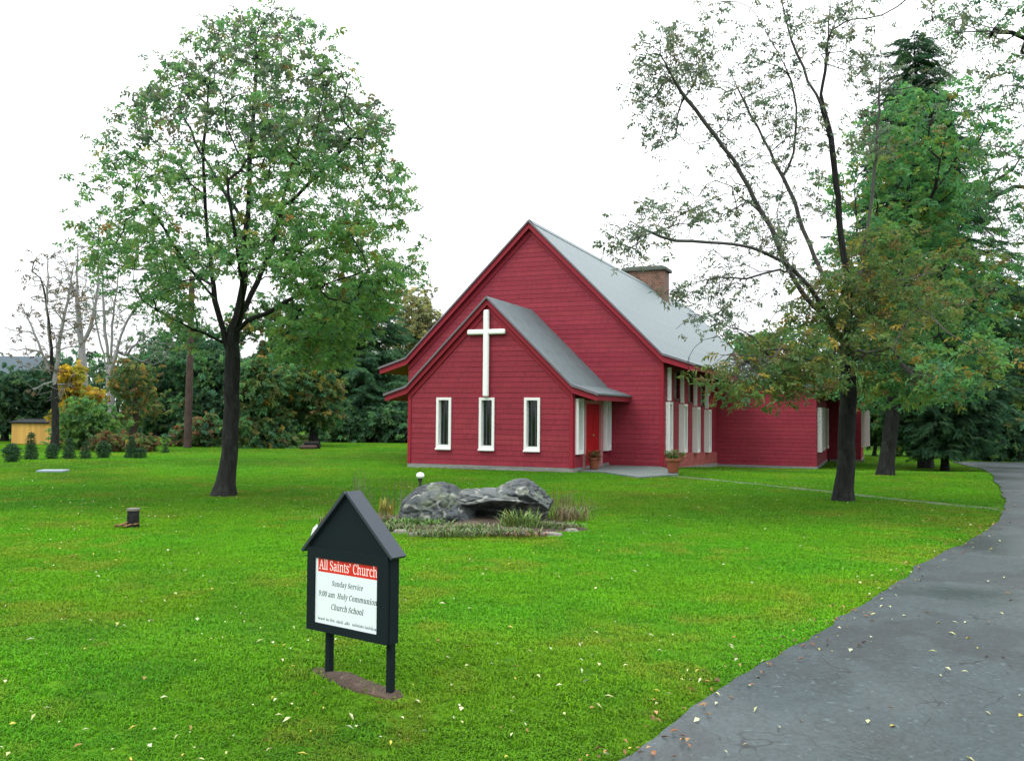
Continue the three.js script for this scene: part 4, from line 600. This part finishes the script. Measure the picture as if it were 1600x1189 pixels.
// bare soil strip below the sign
const A0 = groundAt(511, 1052), B0 = groundAt(613, 1088);
const soilTex = tex(256, (u, v) => { const k = 0.03 + 0.045 * (tfbm(u, v, 12, 4, 71) - 0.4), s = ss(tile(u * 40, v * 40, 40, 8), 0.8, 0.95) * 0.05; return [k * 1.5 + s, k * 1.0 + s * 0.8, k * 0.65 + s * 0.6]; });
const soilMat = new THREE.MeshStandardMaterial({ map: soilTex, roughness: 1, bumpMap: lawnBump, bumpScale: 0.02, side: THREE.DoubleSide });
function mound(name, poly, h, seed, cx, cz) { // low heap of earth inside an outline
  const pos = [], idx = [], uv = [], n = poly.length, rings = 14; pos.push(cx, gy(cx, cz) + h, cz); uv.push(cx, cz);
  for (let k = 1; k <= rings; k++) poly.forEach((p) => { const f = k / rings, x = lerp(cx, p.x, f), z = lerp(cz, p.z, f), y = gy(x, z) + h * (1 - f * f) - (k === rings ? 0.03 : 0) + (k < rings ? 0.035 * (fbm3(x * 9, seed, z * 9, 3) - 0.4) : 0); pos.push(x, y, z); uv.push(x, z); });
  for (let i = 0; i < n; i++) { idx.push(0, 1 + i, 1 + ((i + 1) % n)); for (let k = 0; k < rings - 1; k++) { const a = 1 + k * n + i, b = 1 + k * n + ((i + 1) % n); idx.push(a, a + n, b, b, a + n, b + n); } }
  const g = new THREE.BufferGeometry(); g.setAttribute('position', new THREE.Float32BufferAttribute(pos, 3)); g.setAttribute('uv', new THREE.Float32BufferAttribute(uv, 2)); g.setIndex(idx); g.computeVertexNormals(); return structure(name, g, soilMat);
}
const outline = (cx, cz, rx, rz, turn, seed, n = 44) => Array.from({ length: n }, (_, i) => { const a = (i / n) * Math.PI * 2, k = 0.86 + 0.3 * noise3(Math.cos(a) * 2 + seed, Math.sin(a) * 2, 1), x = Math.cos(a) * rx * k, z = Math.sin(a) * rz * k; return V(cx + x * Math.cos(turn) - z * Math.sin(turn), 0, cz + x * Math.sin(turn) + z * Math.cos(turn)); });
const strip = outline((A0.x + B0.x) / 2, (A0.z + B0.z) / 2, 0.42, 0.095, Math.atan2(B0.z - A0.z, B0.x - A0.x), 3);
mound('soil', strip, 0.022, 3, (A0.x + B0.x) / 2, (A0.z + B0.z) / 2);
const bedC = V(-0.75, 0, -13.7), bed = outline(bedC.x, bedC.z, 1.98, 1.3, 0.0, 9, 60);
mound('flower_bed', bed, 0.09, 5, bedC.x, bedC.z);

// ---------------------------------------------------------------- boulders of the bed
function boulder(label, cx, cy, depth, rx, ry, rz, seed, o = {}) {
  const c = at(cx, cy, depth), r = rng(seed), g0 = mergeVertices(new THREE.IcosahedronGeometry(1, 28).deleteAttribute('uv').deleteAttribute('normal')), p = g0.attributes.position, planes = (o.planes ?? []).map((q) => [V(...q[0]).normalize(), q[1]]);
  for (let i = 0; i < (o.facets ?? 16); i++) planes.push([V(r() - 0.5, (r() - 0.5) * 1.2, r() - 0.5).normalize(), 0.72 + 0.24 * r()]);
  const v = V(), col = [];
  for (let i = 0; i < p.count; i++) {
    v.fromBufferAttribute(p, i); let k = 1; for (const [n, d] of planes) { const q = v.dot(n); if (q > 1e-3) k = Math.min(k, d / q); }
    const n1 = fbm3(v.x * 2.3 + seed, v.y * 2.3, v.z * 2.3, 4), rg = 1 - Math.abs(2 * fbm3(v.x * 3.1, v.y * 3.1 + seed, v.z * 3.1, 3) - 1), fine = fbm3(v.x * 11 + seed, v.y * 11, v.z * 11, 3);
    k = lerp(k, 1, 0.08) + 0.22 * (n1 - 0.5) - 0.07 * ss(rg, 0.84, 1) + 0.05 * (fine - 0.5); v.multiplyScalar(k);
    const vx = v.x * rx / 0.5, vy = v.y * ry / 0.5, vz = v.z * rz / 0.5, vein = ss(1 - Math.abs(2 * fbm3(vx * 0.9 + vy * 0.7 + seed, vy * 1.1 - vx * 0.5, vz * 0.7, 4) - 1), 0.935, 0.99), blot = ss(fbm3(vx * 1.7, vy * 1.7 + seed, vz * 1.7, 4), 0.45, 0.68), moss = ss(fbm3(vx * 2.4 + 9, vy * 2.4, vz * 2.4, 3), 0.6, 0.72), sp = 0.75 + 0.5 * fbm3(vx * 9, vy * 9, vz * 9, 2);
    let a = [0.034, 0.043, 0.046], b = [0.078, 0.092, 0.088]; const m = a.map((q, j) => lerp(lerp(lerp(q, b[j], blot), [0.27, 0.285, 0.24][j], vein * 0.8), [0.1, 0.13, 0.06][j], moss * 0.5) * sp); col.push(...m);
    p.setXYZ(i, v.x * rx, v.y * ry, v.z * rz);
  }
  g0.setAttribute('color', new THREE.Float32BufferAttribute(col, 3)); g0.computeVertexNormals(); const uv = []; for (let i = 0; i < p.count; i++) uv.push(p.getX(i) + p.getZ(i), p.getY(i)); g0.setAttribute('uv', new THREE.Float32BufferAttribute(uv, 2));
  const m = new THREE.Mesh(g0, rockMat); m.name = numbered('boulder'); m.userData = { label, category: 'rock', group: 'boulders in the flower bed' }; m.position.copy(c); m.rotation.set(o.tx ?? 0, o.ty ?? 0, o.tz ?? 0); scene.add(m);
}
const rockMat = new THREE.MeshStandardMaterial({ vertexColors: true, roughness: 0.62, bumpMap: asphaltBump, bumpScale: 0.015 });
boulder('upright grey boulder with a pale quartz streak at the left end of the flower bed', 684, 803, 13.6, 0.57, 0.45, 0.55, 61, { tz: 0.1, facets: 9, planes: [[[0.8, 0.4, 0.4], 0.66], [[0.1, 0.2, 1], 0.74]] });
boulder('long flat-topped boulder lying in the middle of the flower bed', 768, 786, 13.95, 0.74, 0.24, 0.62, 64, { tz: -0.05, ty: 0.2, facets: 10, planes: [[[0, 1, 0.25], 0.66], [[0.1, -0.75, 0.8], 0.42]] });
boulder('humped grey boulder with a dark undercut at the right end of the flower bed', 820, 783, 14.1, 0.47, 0.36, 0.55, 67, { tz: -0.25, facets: 9, planes: [[[0.5, 0.75, 0.4], 0.68], [[-0.6, 0.7, 0.3], 0.74], [[0, -0.7, 0.9], 0.5]] });
boulder('small dark wedge of rock filling the foot of the bed under the flat boulder', 775, 812, 14.2, 0.56, 0.2, 0.3, 70, { planes: [[[0, 0.2, 1], 0.6]] });

// ---------------------------------------------------------------- bed plants, edging, lamp
function tuftPlant(name, label, base, o) { // blades or stalks from one root
  const r = rng(o.seed), gs = gaussOf(r), t = thing(name, label, o.category ?? 'plant'), groups = o.mats.map(() => []);
  for (let i = 0; i < o.n; i++) { const a = r() * 7, h = o.h * (0.5 + 0.6 * r()), lean = o.lean * (0.3 + r()), w = o.w * (0.7 + 0.6 * r()), b = base.clone().add(V(gs() * o.rx, 0, gs() * o.rz)); b.y = gy(b.x, b.z) + 0.03 + (o.up ?? 0); const dx = Math.cos(a), dz = Math.sin(a), pos = [], L = groups[i % groups.length], K = 4; const P = (q) => b.clone().add(V(dx * lean * h * q * q, h * q * (1 - 0.35 * lean * q), dz * lean * h * q * q)); for (let k = 0; k < K; k++) { const q0 = k / K, q1 = (k + 1) / K, w0 = w * (1 - q0 * q0) * (0.6 + q0), w1 = w * (1 - q1 * q1) * (0.6 + q1), A = P(q0), B = P(q1), sx = -dz, sz = dx; const c = [A.clone().add(V(sx * w0, 0, sz * w0)), A.clone().add(V(-sx * w0, 0, -sz * w0)), B.clone().add(V(sx * w1, 0, sz * w1)), B.clone().add(V(-sx * w1, 0, -sz * w1))]; for (const j of [0, 1, 2, 1, 3, 2]) pos.push(...c[j].toArray()); } L.push(pos); }
  groups.forEach((L, i) => { const g = new THREE.BufferGeometry(); g.setAttribute('position', new THREE.Float32BufferAttribute(L.flat(), 3)); part(o.part ?? 'blades', g, o.mats[i], t, 'stuff'); });
  return t;
}
const blade = (r, g, b) => new THREE.MeshPhysicalMaterial({ color: new THREE.Color().setRGB(r, g, b), roughness: 0.8, transmission: 0.3, thickness: 0, side: THREE.DoubleSide });
tuftPlant('grass_clump', 'clump of bright green grass blades in front of the humped boulder', groundAt(812, 828), { seed: 501, n: 210, rx: 0.26, rz: 0.1, h: 0.32, lean: 0.8, w: 0.008, mats: [blade(0.12, 0.24, 0.03), blade(0.2, 0.26, 0.04), blade(0.09, 0.18, 0.03)] });
tuftPlant('dry_plant', 'dry brown stalks at the right end of the flower bed', groundAt(886, 815), { seed: 502, n: 240, rx: 0.3, rz: 0.22, h: 0.3, lean: 0.9, w: 0.006, mats: [blade(0.16, 0.1, 0.05), blade(0.1, 0.06, 0.035), blade(0.2, 0.15, 0.07)] });
tuftPlant('dry_plant', 'rusty fallen foliage at the front edge of the bed below the grass clump', groundAt(815, 842), { seed: 503, n: 70, rx: 0.3, rz: 0.07, h: 0.11, lean: 1.2, w: 0.012, mats: [blade(0.16, 0.07, 0.03), blade(0.09, 0.06, 0.03)] });
tuftPlant('weed', 'yellowing broad-bladed plant left of the upright boulder', groundAt(603, 812), { seed: 504, n: 42, rx: 0.09, rz: 0.07, h: 0.34, lean: 0.5, w: 0.02, mats: [blade(0.32, 0.28, 0.04), blade(0.16, 0.2, 0.04)] });
tuftPlant('weed', 'low fresh green ground plant at the foot of the upright boulder', groundAt(648, 826), { seed: 505, n: 320, rx: 0.36, rz: 0.1, h: 0.16, lean: 0.9, w: 0.012, mats: [blade(0.12, 0.25, 0.03), blade(0.09, 0.2, 0.03)] });
tuftPlant('tall_stalks', 'thin dark seed stalks standing behind the sign at the left of the bed', groundAt(560, 812), { seed: 506, n: 46, rx: 0.42, rz: 0.25, h: 0.82, lean: 0.16, w: 0.0045, mats: [blade(0.09, 0.075, 0.045), blade(0.13, 0.13, 0.06)] });
tuftPlant('tall_stalks', 'loose thin stalks rising between the sign and the upright boulder', groundAt(628, 806), { seed: 507, n: 30, rx: 0.3, rz: 0.3, h: 0.62, lean: 0.2, w: 0.0045, mats: [blade(0.1, 0.09, 0.05), blade(0.13, 0.16, 0.06)] });
tuftPlant('weed', 'brownish low weeds at the left end of the bed beside the sign', groundAt(575, 822), { seed: 508, n: 420, rx: 0.5, rz: 0.24, h: 0.2, lean: 1, w: 0.008, mats: [blade(0.13, 0.1, 0.05), blade(0.12, 0.16, 0.04), blade(0.16, 0.09, 0.05)] });
tuftPlant('weed', 'scattered green weeds in front of the flat boulder', groundAt(730, 834), { seed: 509, n: 380, rx: 0.5, rz: 0.15, h: 0.15, lean: 0.9, w: 0.009, mats: [blade(0.11, 0.2, 0.04), blade(0.14, 0.17, 0.05)] });
tuftPlant('dry_plant', 'dark dry stems behind the humped boulder at the back of the bed', groundAt(880, 795), { seed: 510, n: 70, rx: 0.35, rz: 0.2, h: 0.32, lean: 0.3, w: 0.005, mats: [blade(0.11, 0.06, 0.045), blade(0.15, 0.1, 0.06)] });
[[600, 830, 'mixed low weeds filling the left front of the bed behind the pale edging stones', 0.45], [700, 840, 'mixed low weeds at the middle of the bed front', 0.45], [780, 838, 'mixed low weeds at the bed front below the dark undercut', 0.4], [860, 828, 'mixed low weeds at the right front of the bed beside the dry stalks', 0.35]].forEach(([x, y, label, rx], i) => tuftPlant('weed', label, groundAt(x, y), { seed: 520 + i, n: 420, rx, rz: 0.14, h: 0.12, lean: 1, w: 0.008, mats: [blade(0.09, 0.2, 0.03), blade(0.12, 0.19, 0.04), blade(0.13, 0.12, 0.05)] }));
{
  const r = rng(88), stone = new THREE.MeshStandardMaterial({ map: concreteTex, color: new THREE.Color().setRGB(0.9, 0.86, 0.74), roughness: 0.95, bumpMap: asphaltBump, bumpScale: 0.01 });
  const lab = ['leftmost pale flat edging stone of the bed, right of the sign roof', 'second pale edging stone from the sign along the bed front', 'broadest pale edging stone at the bed front below the green ground plant', 'grey edging stone at the right front of the bed', 'last pale edging stone toward the right tip of the bed'];
  [[626, 834, 0.11], [651, 838, 0.13], [676, 838, 0.18], [862, 838, 0.14], [893, 831, 0.1]].forEach(([x, y, w], i) => { const g = mergeVertices(new THREE.IcosahedronGeometry(1, 4).deleteAttribute('uv').deleteAttribute('normal')), p = g.attributes.position, uv = []; for (let k = 0; k < p.count; k++) { const q = 0.62 + 0.75 * fbm3(p.getX(k) * 2.2 + i * 7, p.getY(k) * 1.6, p.getZ(k) * 1.6, 3); p.setXYZ(k, p.getX(k) * w * q, clamp(p.getY(k) * 0.07 * q, -0.05, 0.05), p.getZ(k) * w * 0.6 * q); uv.push(p.getX(k), p.getZ(k)); } g.setAttribute('uv', new THREE.Float32BufferAttribute(uv, 2)); g.computeVertexNormals(); const m = new THREE.Mesh(g, stone); m.name = numbered('edging_stone'); m.userData = { label: lab[i], category: 'stone', group: 'edging stones of the flower bed' }; m.position.copy(groundAt(x, y)).add(V(0, -0.008 + 0.02 * r(), 0)); m.rotation.y = r() * 0.8 - 0.4; scene.add(m); });
}
{ // white garden lamp behind the boulder
  const D = 15.6, c = at(656.5, 743, D), g = gy(c.x, c.z), t = thing('garden_lamp', 'small white globe garden lamp on a dark stem behind the upright boulder', 'lamp', V(c.x, g, c.z)), h = c.y - g;
  part('stem', new THREE.CylinderGeometry(0.022, 0.026, h, 12).translate(0, h / 2 - 0.04, 0), std(0.03, 0.03, 0.03, 0.5), t);
  part('collar', new THREE.CylinderGeometry(0.045, 0.03, 0.05, 14).translate(0, h - 0.07, 0), std(0.03, 0.03, 0.03, 0.5), t);
  part('globe', new THREE.SphereGeometry(0.07, 24, 16).scale(1, 0.78, 1).translate(0, h, 0), std(0.82, 0.84, 0.83, 0.3), t);
}
{ // white stake by the sign roof
  const b = groundAt(488, 842), t = thing('white_stake', 'thin white marker stake standing in the grass left of the sign roof', 'stake', b, 0.2);
  part('stake', (() => { const s = new THREE.Shape([[-0.03, -0.05], [0.03, -0.05], [0.035, 0.13], [0, 0.2], [-0.035, 0.13]].map(([x, y]) => new THREE.Vector2(x, y))); return new THREE.ExtrudeGeometry(s, { depth: 0.012, bevelEnabled: true, bevelSize: 0.002, bevelThickness: 0.002, bevelSegments: 1 }).rotateZ(-0.28); })(), whitePaint, t);
}
{ // short wooden post stump on the left lawn
  const b = groundAt(207, 825), t = thing('post_stump', 'short dark round post stump with a pale top on the left lawn', 'stump', b), g = new THREE.CylinderGeometry(0.078, 0.088, 0.27, 20, 6), p = g.attributes.position;
  for (let i = 0; i < p.count; i++) { const a = Math.atan2(p.getZ(i), p.getX(i)), k = 1 + 0.1 * (noise3(Math.cos(a) * 3, p.getY(i) * 6, Math.sin(a) * 3) - 0.5); p.setXYZ(i, p.getX(i) * k, p.getY(i), p.getZ(i) * k); } g.computeVertexNormals();
  part('post', g.translate(0, 0.11, 0), bark, t); part('cap', new THREE.CylinderGeometry(0.09, 0.088, 0.03, 20).translate(0, 0.258, 0), std(0.16, 0.15, 0.13, 0.8), t);
  const r = rng(3); for (let i = 0; i < 5; i++) { const m = part('bark_chip', new RoundedBoxGeometry(0.12 + r() * 0.1, 0.015, 0.04, 1, 0.005), std(0.16, 0.085, 0.04, 0.9), t); m.position.set((r() - 0.5) * 0.42, 0.035 + 0.01 * i, 0.06 + (r() - 0.5) * 0.12); m.rotation.set((r() - 0.5) * 0.4, r() * 3, (r() - 0.5) * 0.3); }
}
{ // flat pale cover on the far left lawn
  const b = groundAt(82, 738), t = thing('ground_cover_slab', 'flat pale slab lying in the grass on the far left lawn', 'slab', b, 0.1);
  part('slab', new RoundedBoxGeometry(0.66, 0.06, 0.5, 3, 0.02).translate(0, 0.035, 0), std(0.2, 0.25, 0.28, 0.6), t);
}
{ // low brown heap by the olive tree
  const D = 40, b = at(484, 709, D), t = thing('log_pile', 'low dark brown heap of wood beside the olive tree trunk on the back lawn', 'logs', V(b.x, 0, b.z), 0.15), lg = new THREE.CylinderGeometry(0.085, 0.1, 0.62, 12).rotateZ(Math.PI / 2), m = [barkBrown, bark];
  [[0, 0.09, 0.1], [0.12, 0.09, -0.11], [-0.1, 0.09, 0.31], [0.06, 0.25, 0.08]].forEach(([x, y, z], i) => { const l = part('log', lg, m[i % 2], t); l.position.set(x, y, z); l.rotation.set(i, 0, 0); });
}
function planter(label, pos, s, seed, cols) {
  const t = thing('planter', label, 'planter', pos, 0, 'clay pots by the church entrance'), clay = std(0.2, 0.062, 0.032, 0.8, { bumpMap: asphaltBump, bumpScale: 0.003 });
  part('pot', new THREE.LatheGeometry([[0, 0], [0.13, 0], [0.135, 0.01], [0.185, 0.3], [0.19, 0.31], [0.21, 0.31], [0.215, 0.32], [0.215, 0.375], [0.205, 0.385], [0.185, 0.38], [0.18, 0.33], [0, 0.33]].map(([x, y]) => new THREE.Vector2(x * s, y * s)), 28), clay, t);
  part('soil', new THREE.CylinderGeometry(0.182 * s, 0.175 * s, 0.03 * s, 20).translate(0, 0.338 * s, 0), std(0.03, 0.022, 0.016, 1), t);
  const r = rng(seed), gs = gaussOf(r), pts = []; for (let i = 0; i < 26; i++) pts.push({ p: V(gs() * 0.17 * s, (0.46 + 0.16 * gs()) * s, gs() * 0.17 * s), cols, per: 4, spread: 0.05, size: 0.45 });
  const st = new Tubes(); for (const q of pts) st.add([V(0, 0.33 * s, 0), V(q.p.x * 0.4, lerp(0.34, q.p.y / s, 0.6) * s, q.p.z * 0.4), q.p], [0.008, 0.006, 0.003], 4);
  part('stems', st.build(), bark, t, 'stuff'); crown('foliage', t, pts, SPRIGS.oval, seed + 1, {});
}
planter('clay pot of brownish-green plants at the corner of the landing by the bay windows', groundAt(1052, 742).add(V(0, 0.06, 0)), 1.0, 601, PAL.olive);
planter('clay pot of rust-coloured flowers standing at the left of the red door', V(0.32, 0.06, -0.95).applyAxisAngle(V(0, 1, 0), -TH).add(church.position), 0.85, 604, PAL.rust.concat([[0.35, 0.1, 0.03, 3], [0.07, 0.1, 0.03, 3]]));

// ---------------------------------------------------------------- grass and fallen leaves
const noGrow = [drive.poly, churchPoly, landingPts];
{
  const bladeGeo = (seed, n, h, rad) => { const r = rng(seed), gs = gaussOf(r), pos = []; for (let i = 0; i < n; i++) { const a = r() * 7, x = gs() * rad, z = gs() * rad, hh = h * (0.55 + 0.6 * r()), w = 0.0028 + 0.0022 * r(), l = 0.25 + 0.75 * r(), dx = Math.cos(a), dz = Math.sin(a), mx = x + dx * hh * l * 0.3, mz = z + dz * hh * l * 0.3, my = hh * 0.62, ex = x + dx * hh * l, ez = z + dz * hh * l, ey = hh * (1 - l * 0.28), sx = -dz * w, sz = dx * w; pos.push(x + sx, 0, z + sz, x - sx, 0, z - sz, mx + sx * 0.8, my, mz + sz * 0.8, x - sx, 0, z - sz, mx - sx * 0.8, my, mz - sz * 0.8, mx + sx * 0.8, my, mz + sz * 0.8, mx + sx * 0.8, my, mz + sz * 0.8, mx - sx * 0.8, my, mz - sz * 0.8, ex, ey, ez); } const g = new THREE.BufferGeometry(); g.setAttribute('position', new THREE.Float32BufferAttribute(pos, 3)); return g; };
  const mat = new THREE.MeshPhysicalMaterial({ color: 0xffffff, roughness: 0.9, specularIntensity: 0.2, transmission: 0.3, thickness: 0, side: THREE.DoubleSide });
  const root = new THREE.Group(); root.name = 'grass'; root.userData = { kind: 'stuff', label: 'short bright green mown grass covering the lawn', category: 'grass' }; scene.add(root);
  const zones = [[3.2, 7.5, 640, 18, 0.03, 0.05, 1], [7.5, 14, 300, 24, 0.032, 0.075, 1], [14, 26, 95, 30, 0.034, 0.12, 1.15], [26, 48, 28, 34, 0.038, 0.2, 1.3]];
  zones.forEach(([d0, d1, per, n, h, rad, wide], zi) => {
    const r = rng(700 + zi), list = [[], []], geos = [bladeGeo(710 + zi, n, h, rad), bladeGeo(720 + zi, n, h, rad)], half = (d) => d * 0.66 + 1.5, area = half((d0 + d1) / 2) * 2 * (d1 - d0);
    for (let i = 0, N = area * per; i < N; i++) {
      const z = -lerp(d0, d1, r()), x = (r() * 2 - 1) * half(-z); if (noGrow.some((q) => inPoly(x, z, q)) || (r() < 0.72 && inPoly(x, z, path.poly))) continue;
      const inBed = inPoly(x, z, bed), inSoil = inPoly(x, z, strip); if ((inBed && r() < 0.72) || (inSoil && r() < 0.9)) continue;
      const a = fbm3(x * 0.35, 1, z * 0.35, 3), b = fbm3(x * 1.3, 5, z * 1.3, 3), dry = ss(0.6 * fbm3(x * 0.9 + 40, 2, z * 0.9, 4) + 0.4 * fbm3(x * 3.5 + 40, 2, z * 3.5, 2), 0.52, 0.66), deep = ss(0.6 * fbm3(x * 0.9 + 9, 7, z * 0.9, 4) + 0.4 * fbm3(x * 3 + 9, 7, z * 3, 2), 0.44, 0.64), v = (0.86 + 0.28 * r()) * (0.78 + 0.44 * ss(fbm3(x * 0.24 + 3, 11, z * 0.24, 3), 0.3, 0.7));
      let c = [lerp(0.066, 0.122, a), lerp(0.225, 0.30, b), 0.004]; c = c.map((q, j) => lerp(q, [0.05, 0.215, 0.006][j], deep * (0.4 + 0.3 * r()))); c = c.map((q, j) => lerp(q, [0.2, 0.22, 0.02][j], dry * (0.25 + 0.4 * r())));
      EU.set(0, r() * 7, 0); Q.setFromEuler(EU); const s = (0.75 + 0.5 * r()) * (0.85 + 0.3 * b);
      list[i & 1].push([new THREE.Matrix4().compose(V(x, gy(x, z) - 0.006, z), Q, V(s * wide, s, s * wide)), c.map((q) => q * v)]);
    }
    list.forEach((L, k) => { const m = new THREE.InstancedMesh(geos[k], mat, L.length); m.name = 'blades'; m.userData.kind = 'stuff'; L.forEach(([mm, c], i) => { m.setMatrixAt(i, mm); m.setColorAt(i, C3.setRGB(...c)); }); root.add(m); });
  });
}
{
  const leafGeo = (seed, L, W) => { const pos = [], r = rng(seed); leafTris(pos, V(0, 0, -L / 2), V(0, 0.15, 1).normalize(), V((r() - 0.5) * 0.4, 1, 0).normalize(), L, W, 0.2); const g = new THREE.BufferGeometry(); g.setAttribute('position', new THREE.Float32BufferAttribute(pos, 3)); return g; };
  const geos = [leafGeo(1, 0.066, 0.017), leafGeo(2, 0.055, 0.02), leafGeo(3, 0.045, 0.03)], mat = std(1, 1, 1, 0.55);
  const cols = [[0.42, 0.44, 0.2, 4], [0.45, 0.46, 0.28, 3], [0.42, 0.36, 0.06, 2], [0.26, 0.15, 0.05, 1.3], [0.34, 0.4, 0.25, 2]];
  const scatter = (name, label, n, test, lift, seed, d0, d1, colset) => {
    const r = rng(seed), L = [[], [], []]; let k = 0, tries = 0;
    while (k < n && tries++ < n * 40) { const z = -(d0 + (d1 - d0) * Math.pow(r(), 1.15)), x = (r() * 2 - 1) * (-z * 0.62 + 1); if (!test(x, z, r)) continue; EU.set((r() - 0.5) * 0.7, r() * 7, (r() - 0.5) * 0.7, 'YXZ'); Q.setFromEuler(EU); const c = mix(colset, r), v = 0.8 + 0.35 * r(); L[k % 3].push([new THREE.Matrix4().compose(V(x, gy(x, z) + lift * (0.7 + 0.5 * r()), z), Q, S3.setScalar(0.45 + 0.6 * r())), c.map((q) => q * v)]); k++; }
    const root = new THREE.Group(); root.name = name; root.userData = { kind: 'stuff', label, category: 'leaves' }; scene.add(root);
    L.forEach((l, i) => { if (!l.length) return; const m = new THREE.InstancedMesh(geos[i], mat, l.length); m.name = 'leaves'; m.userData.kind = 'stuff'; l.forEach(([mm, c], j) => { m.setMatrixAt(j, mm); m.setColorAt(j, C3.setRGB(c[0], c[1], c[2])); }); root.add(m); });
  };
  const open = (x, z) => !noGrow.some((q) => inPoly(x, z, q));
  scatter('fallen_leaves', 'pale yellow and white fallen leaves scattered over the lawn', 1150, (x, z, r) => open(x, z) && r() < 0.25 + 1.3 * ss(fbm3(x * 0.5, 3, z * 0.5, 3), 0.4, 0.65), 0.04, 801, 4.2, 24, cols);
  scatter('wet_leaves', 'pale fallen leaves lying on the wet driveway', 230, (x, z) => inPoly(x, z, drive.poly), 0.042, 803, 4.2, 22, cols.concat([[0.06, 0.035, 0.02, 2]]));
  const edge = smoothLine(driveLeft, 300);
  scatter('edge_leaves', 'brown leaves gathered along the grass edge of the driveway', 210, (x, z, r) => { for (const p of edge) if (Math.abs(p.x - x) < 0.16 && Math.abs(p.z - z) < 0.16) return true; return false; }, 0.05, 805, 4.4, 18, [[0.24, 0.11, 0.05, 4], [0.34, 0.2, 0.08, 3], [0.12, 0.06, 0.035, 3], [0.45, 0.42, 0.28, 1]]);
}
scene.traverse((o) => { if (o.isMesh) { o.castShadow = true; o.receiveShadow = true; } });
renderer.render(scene, camera);
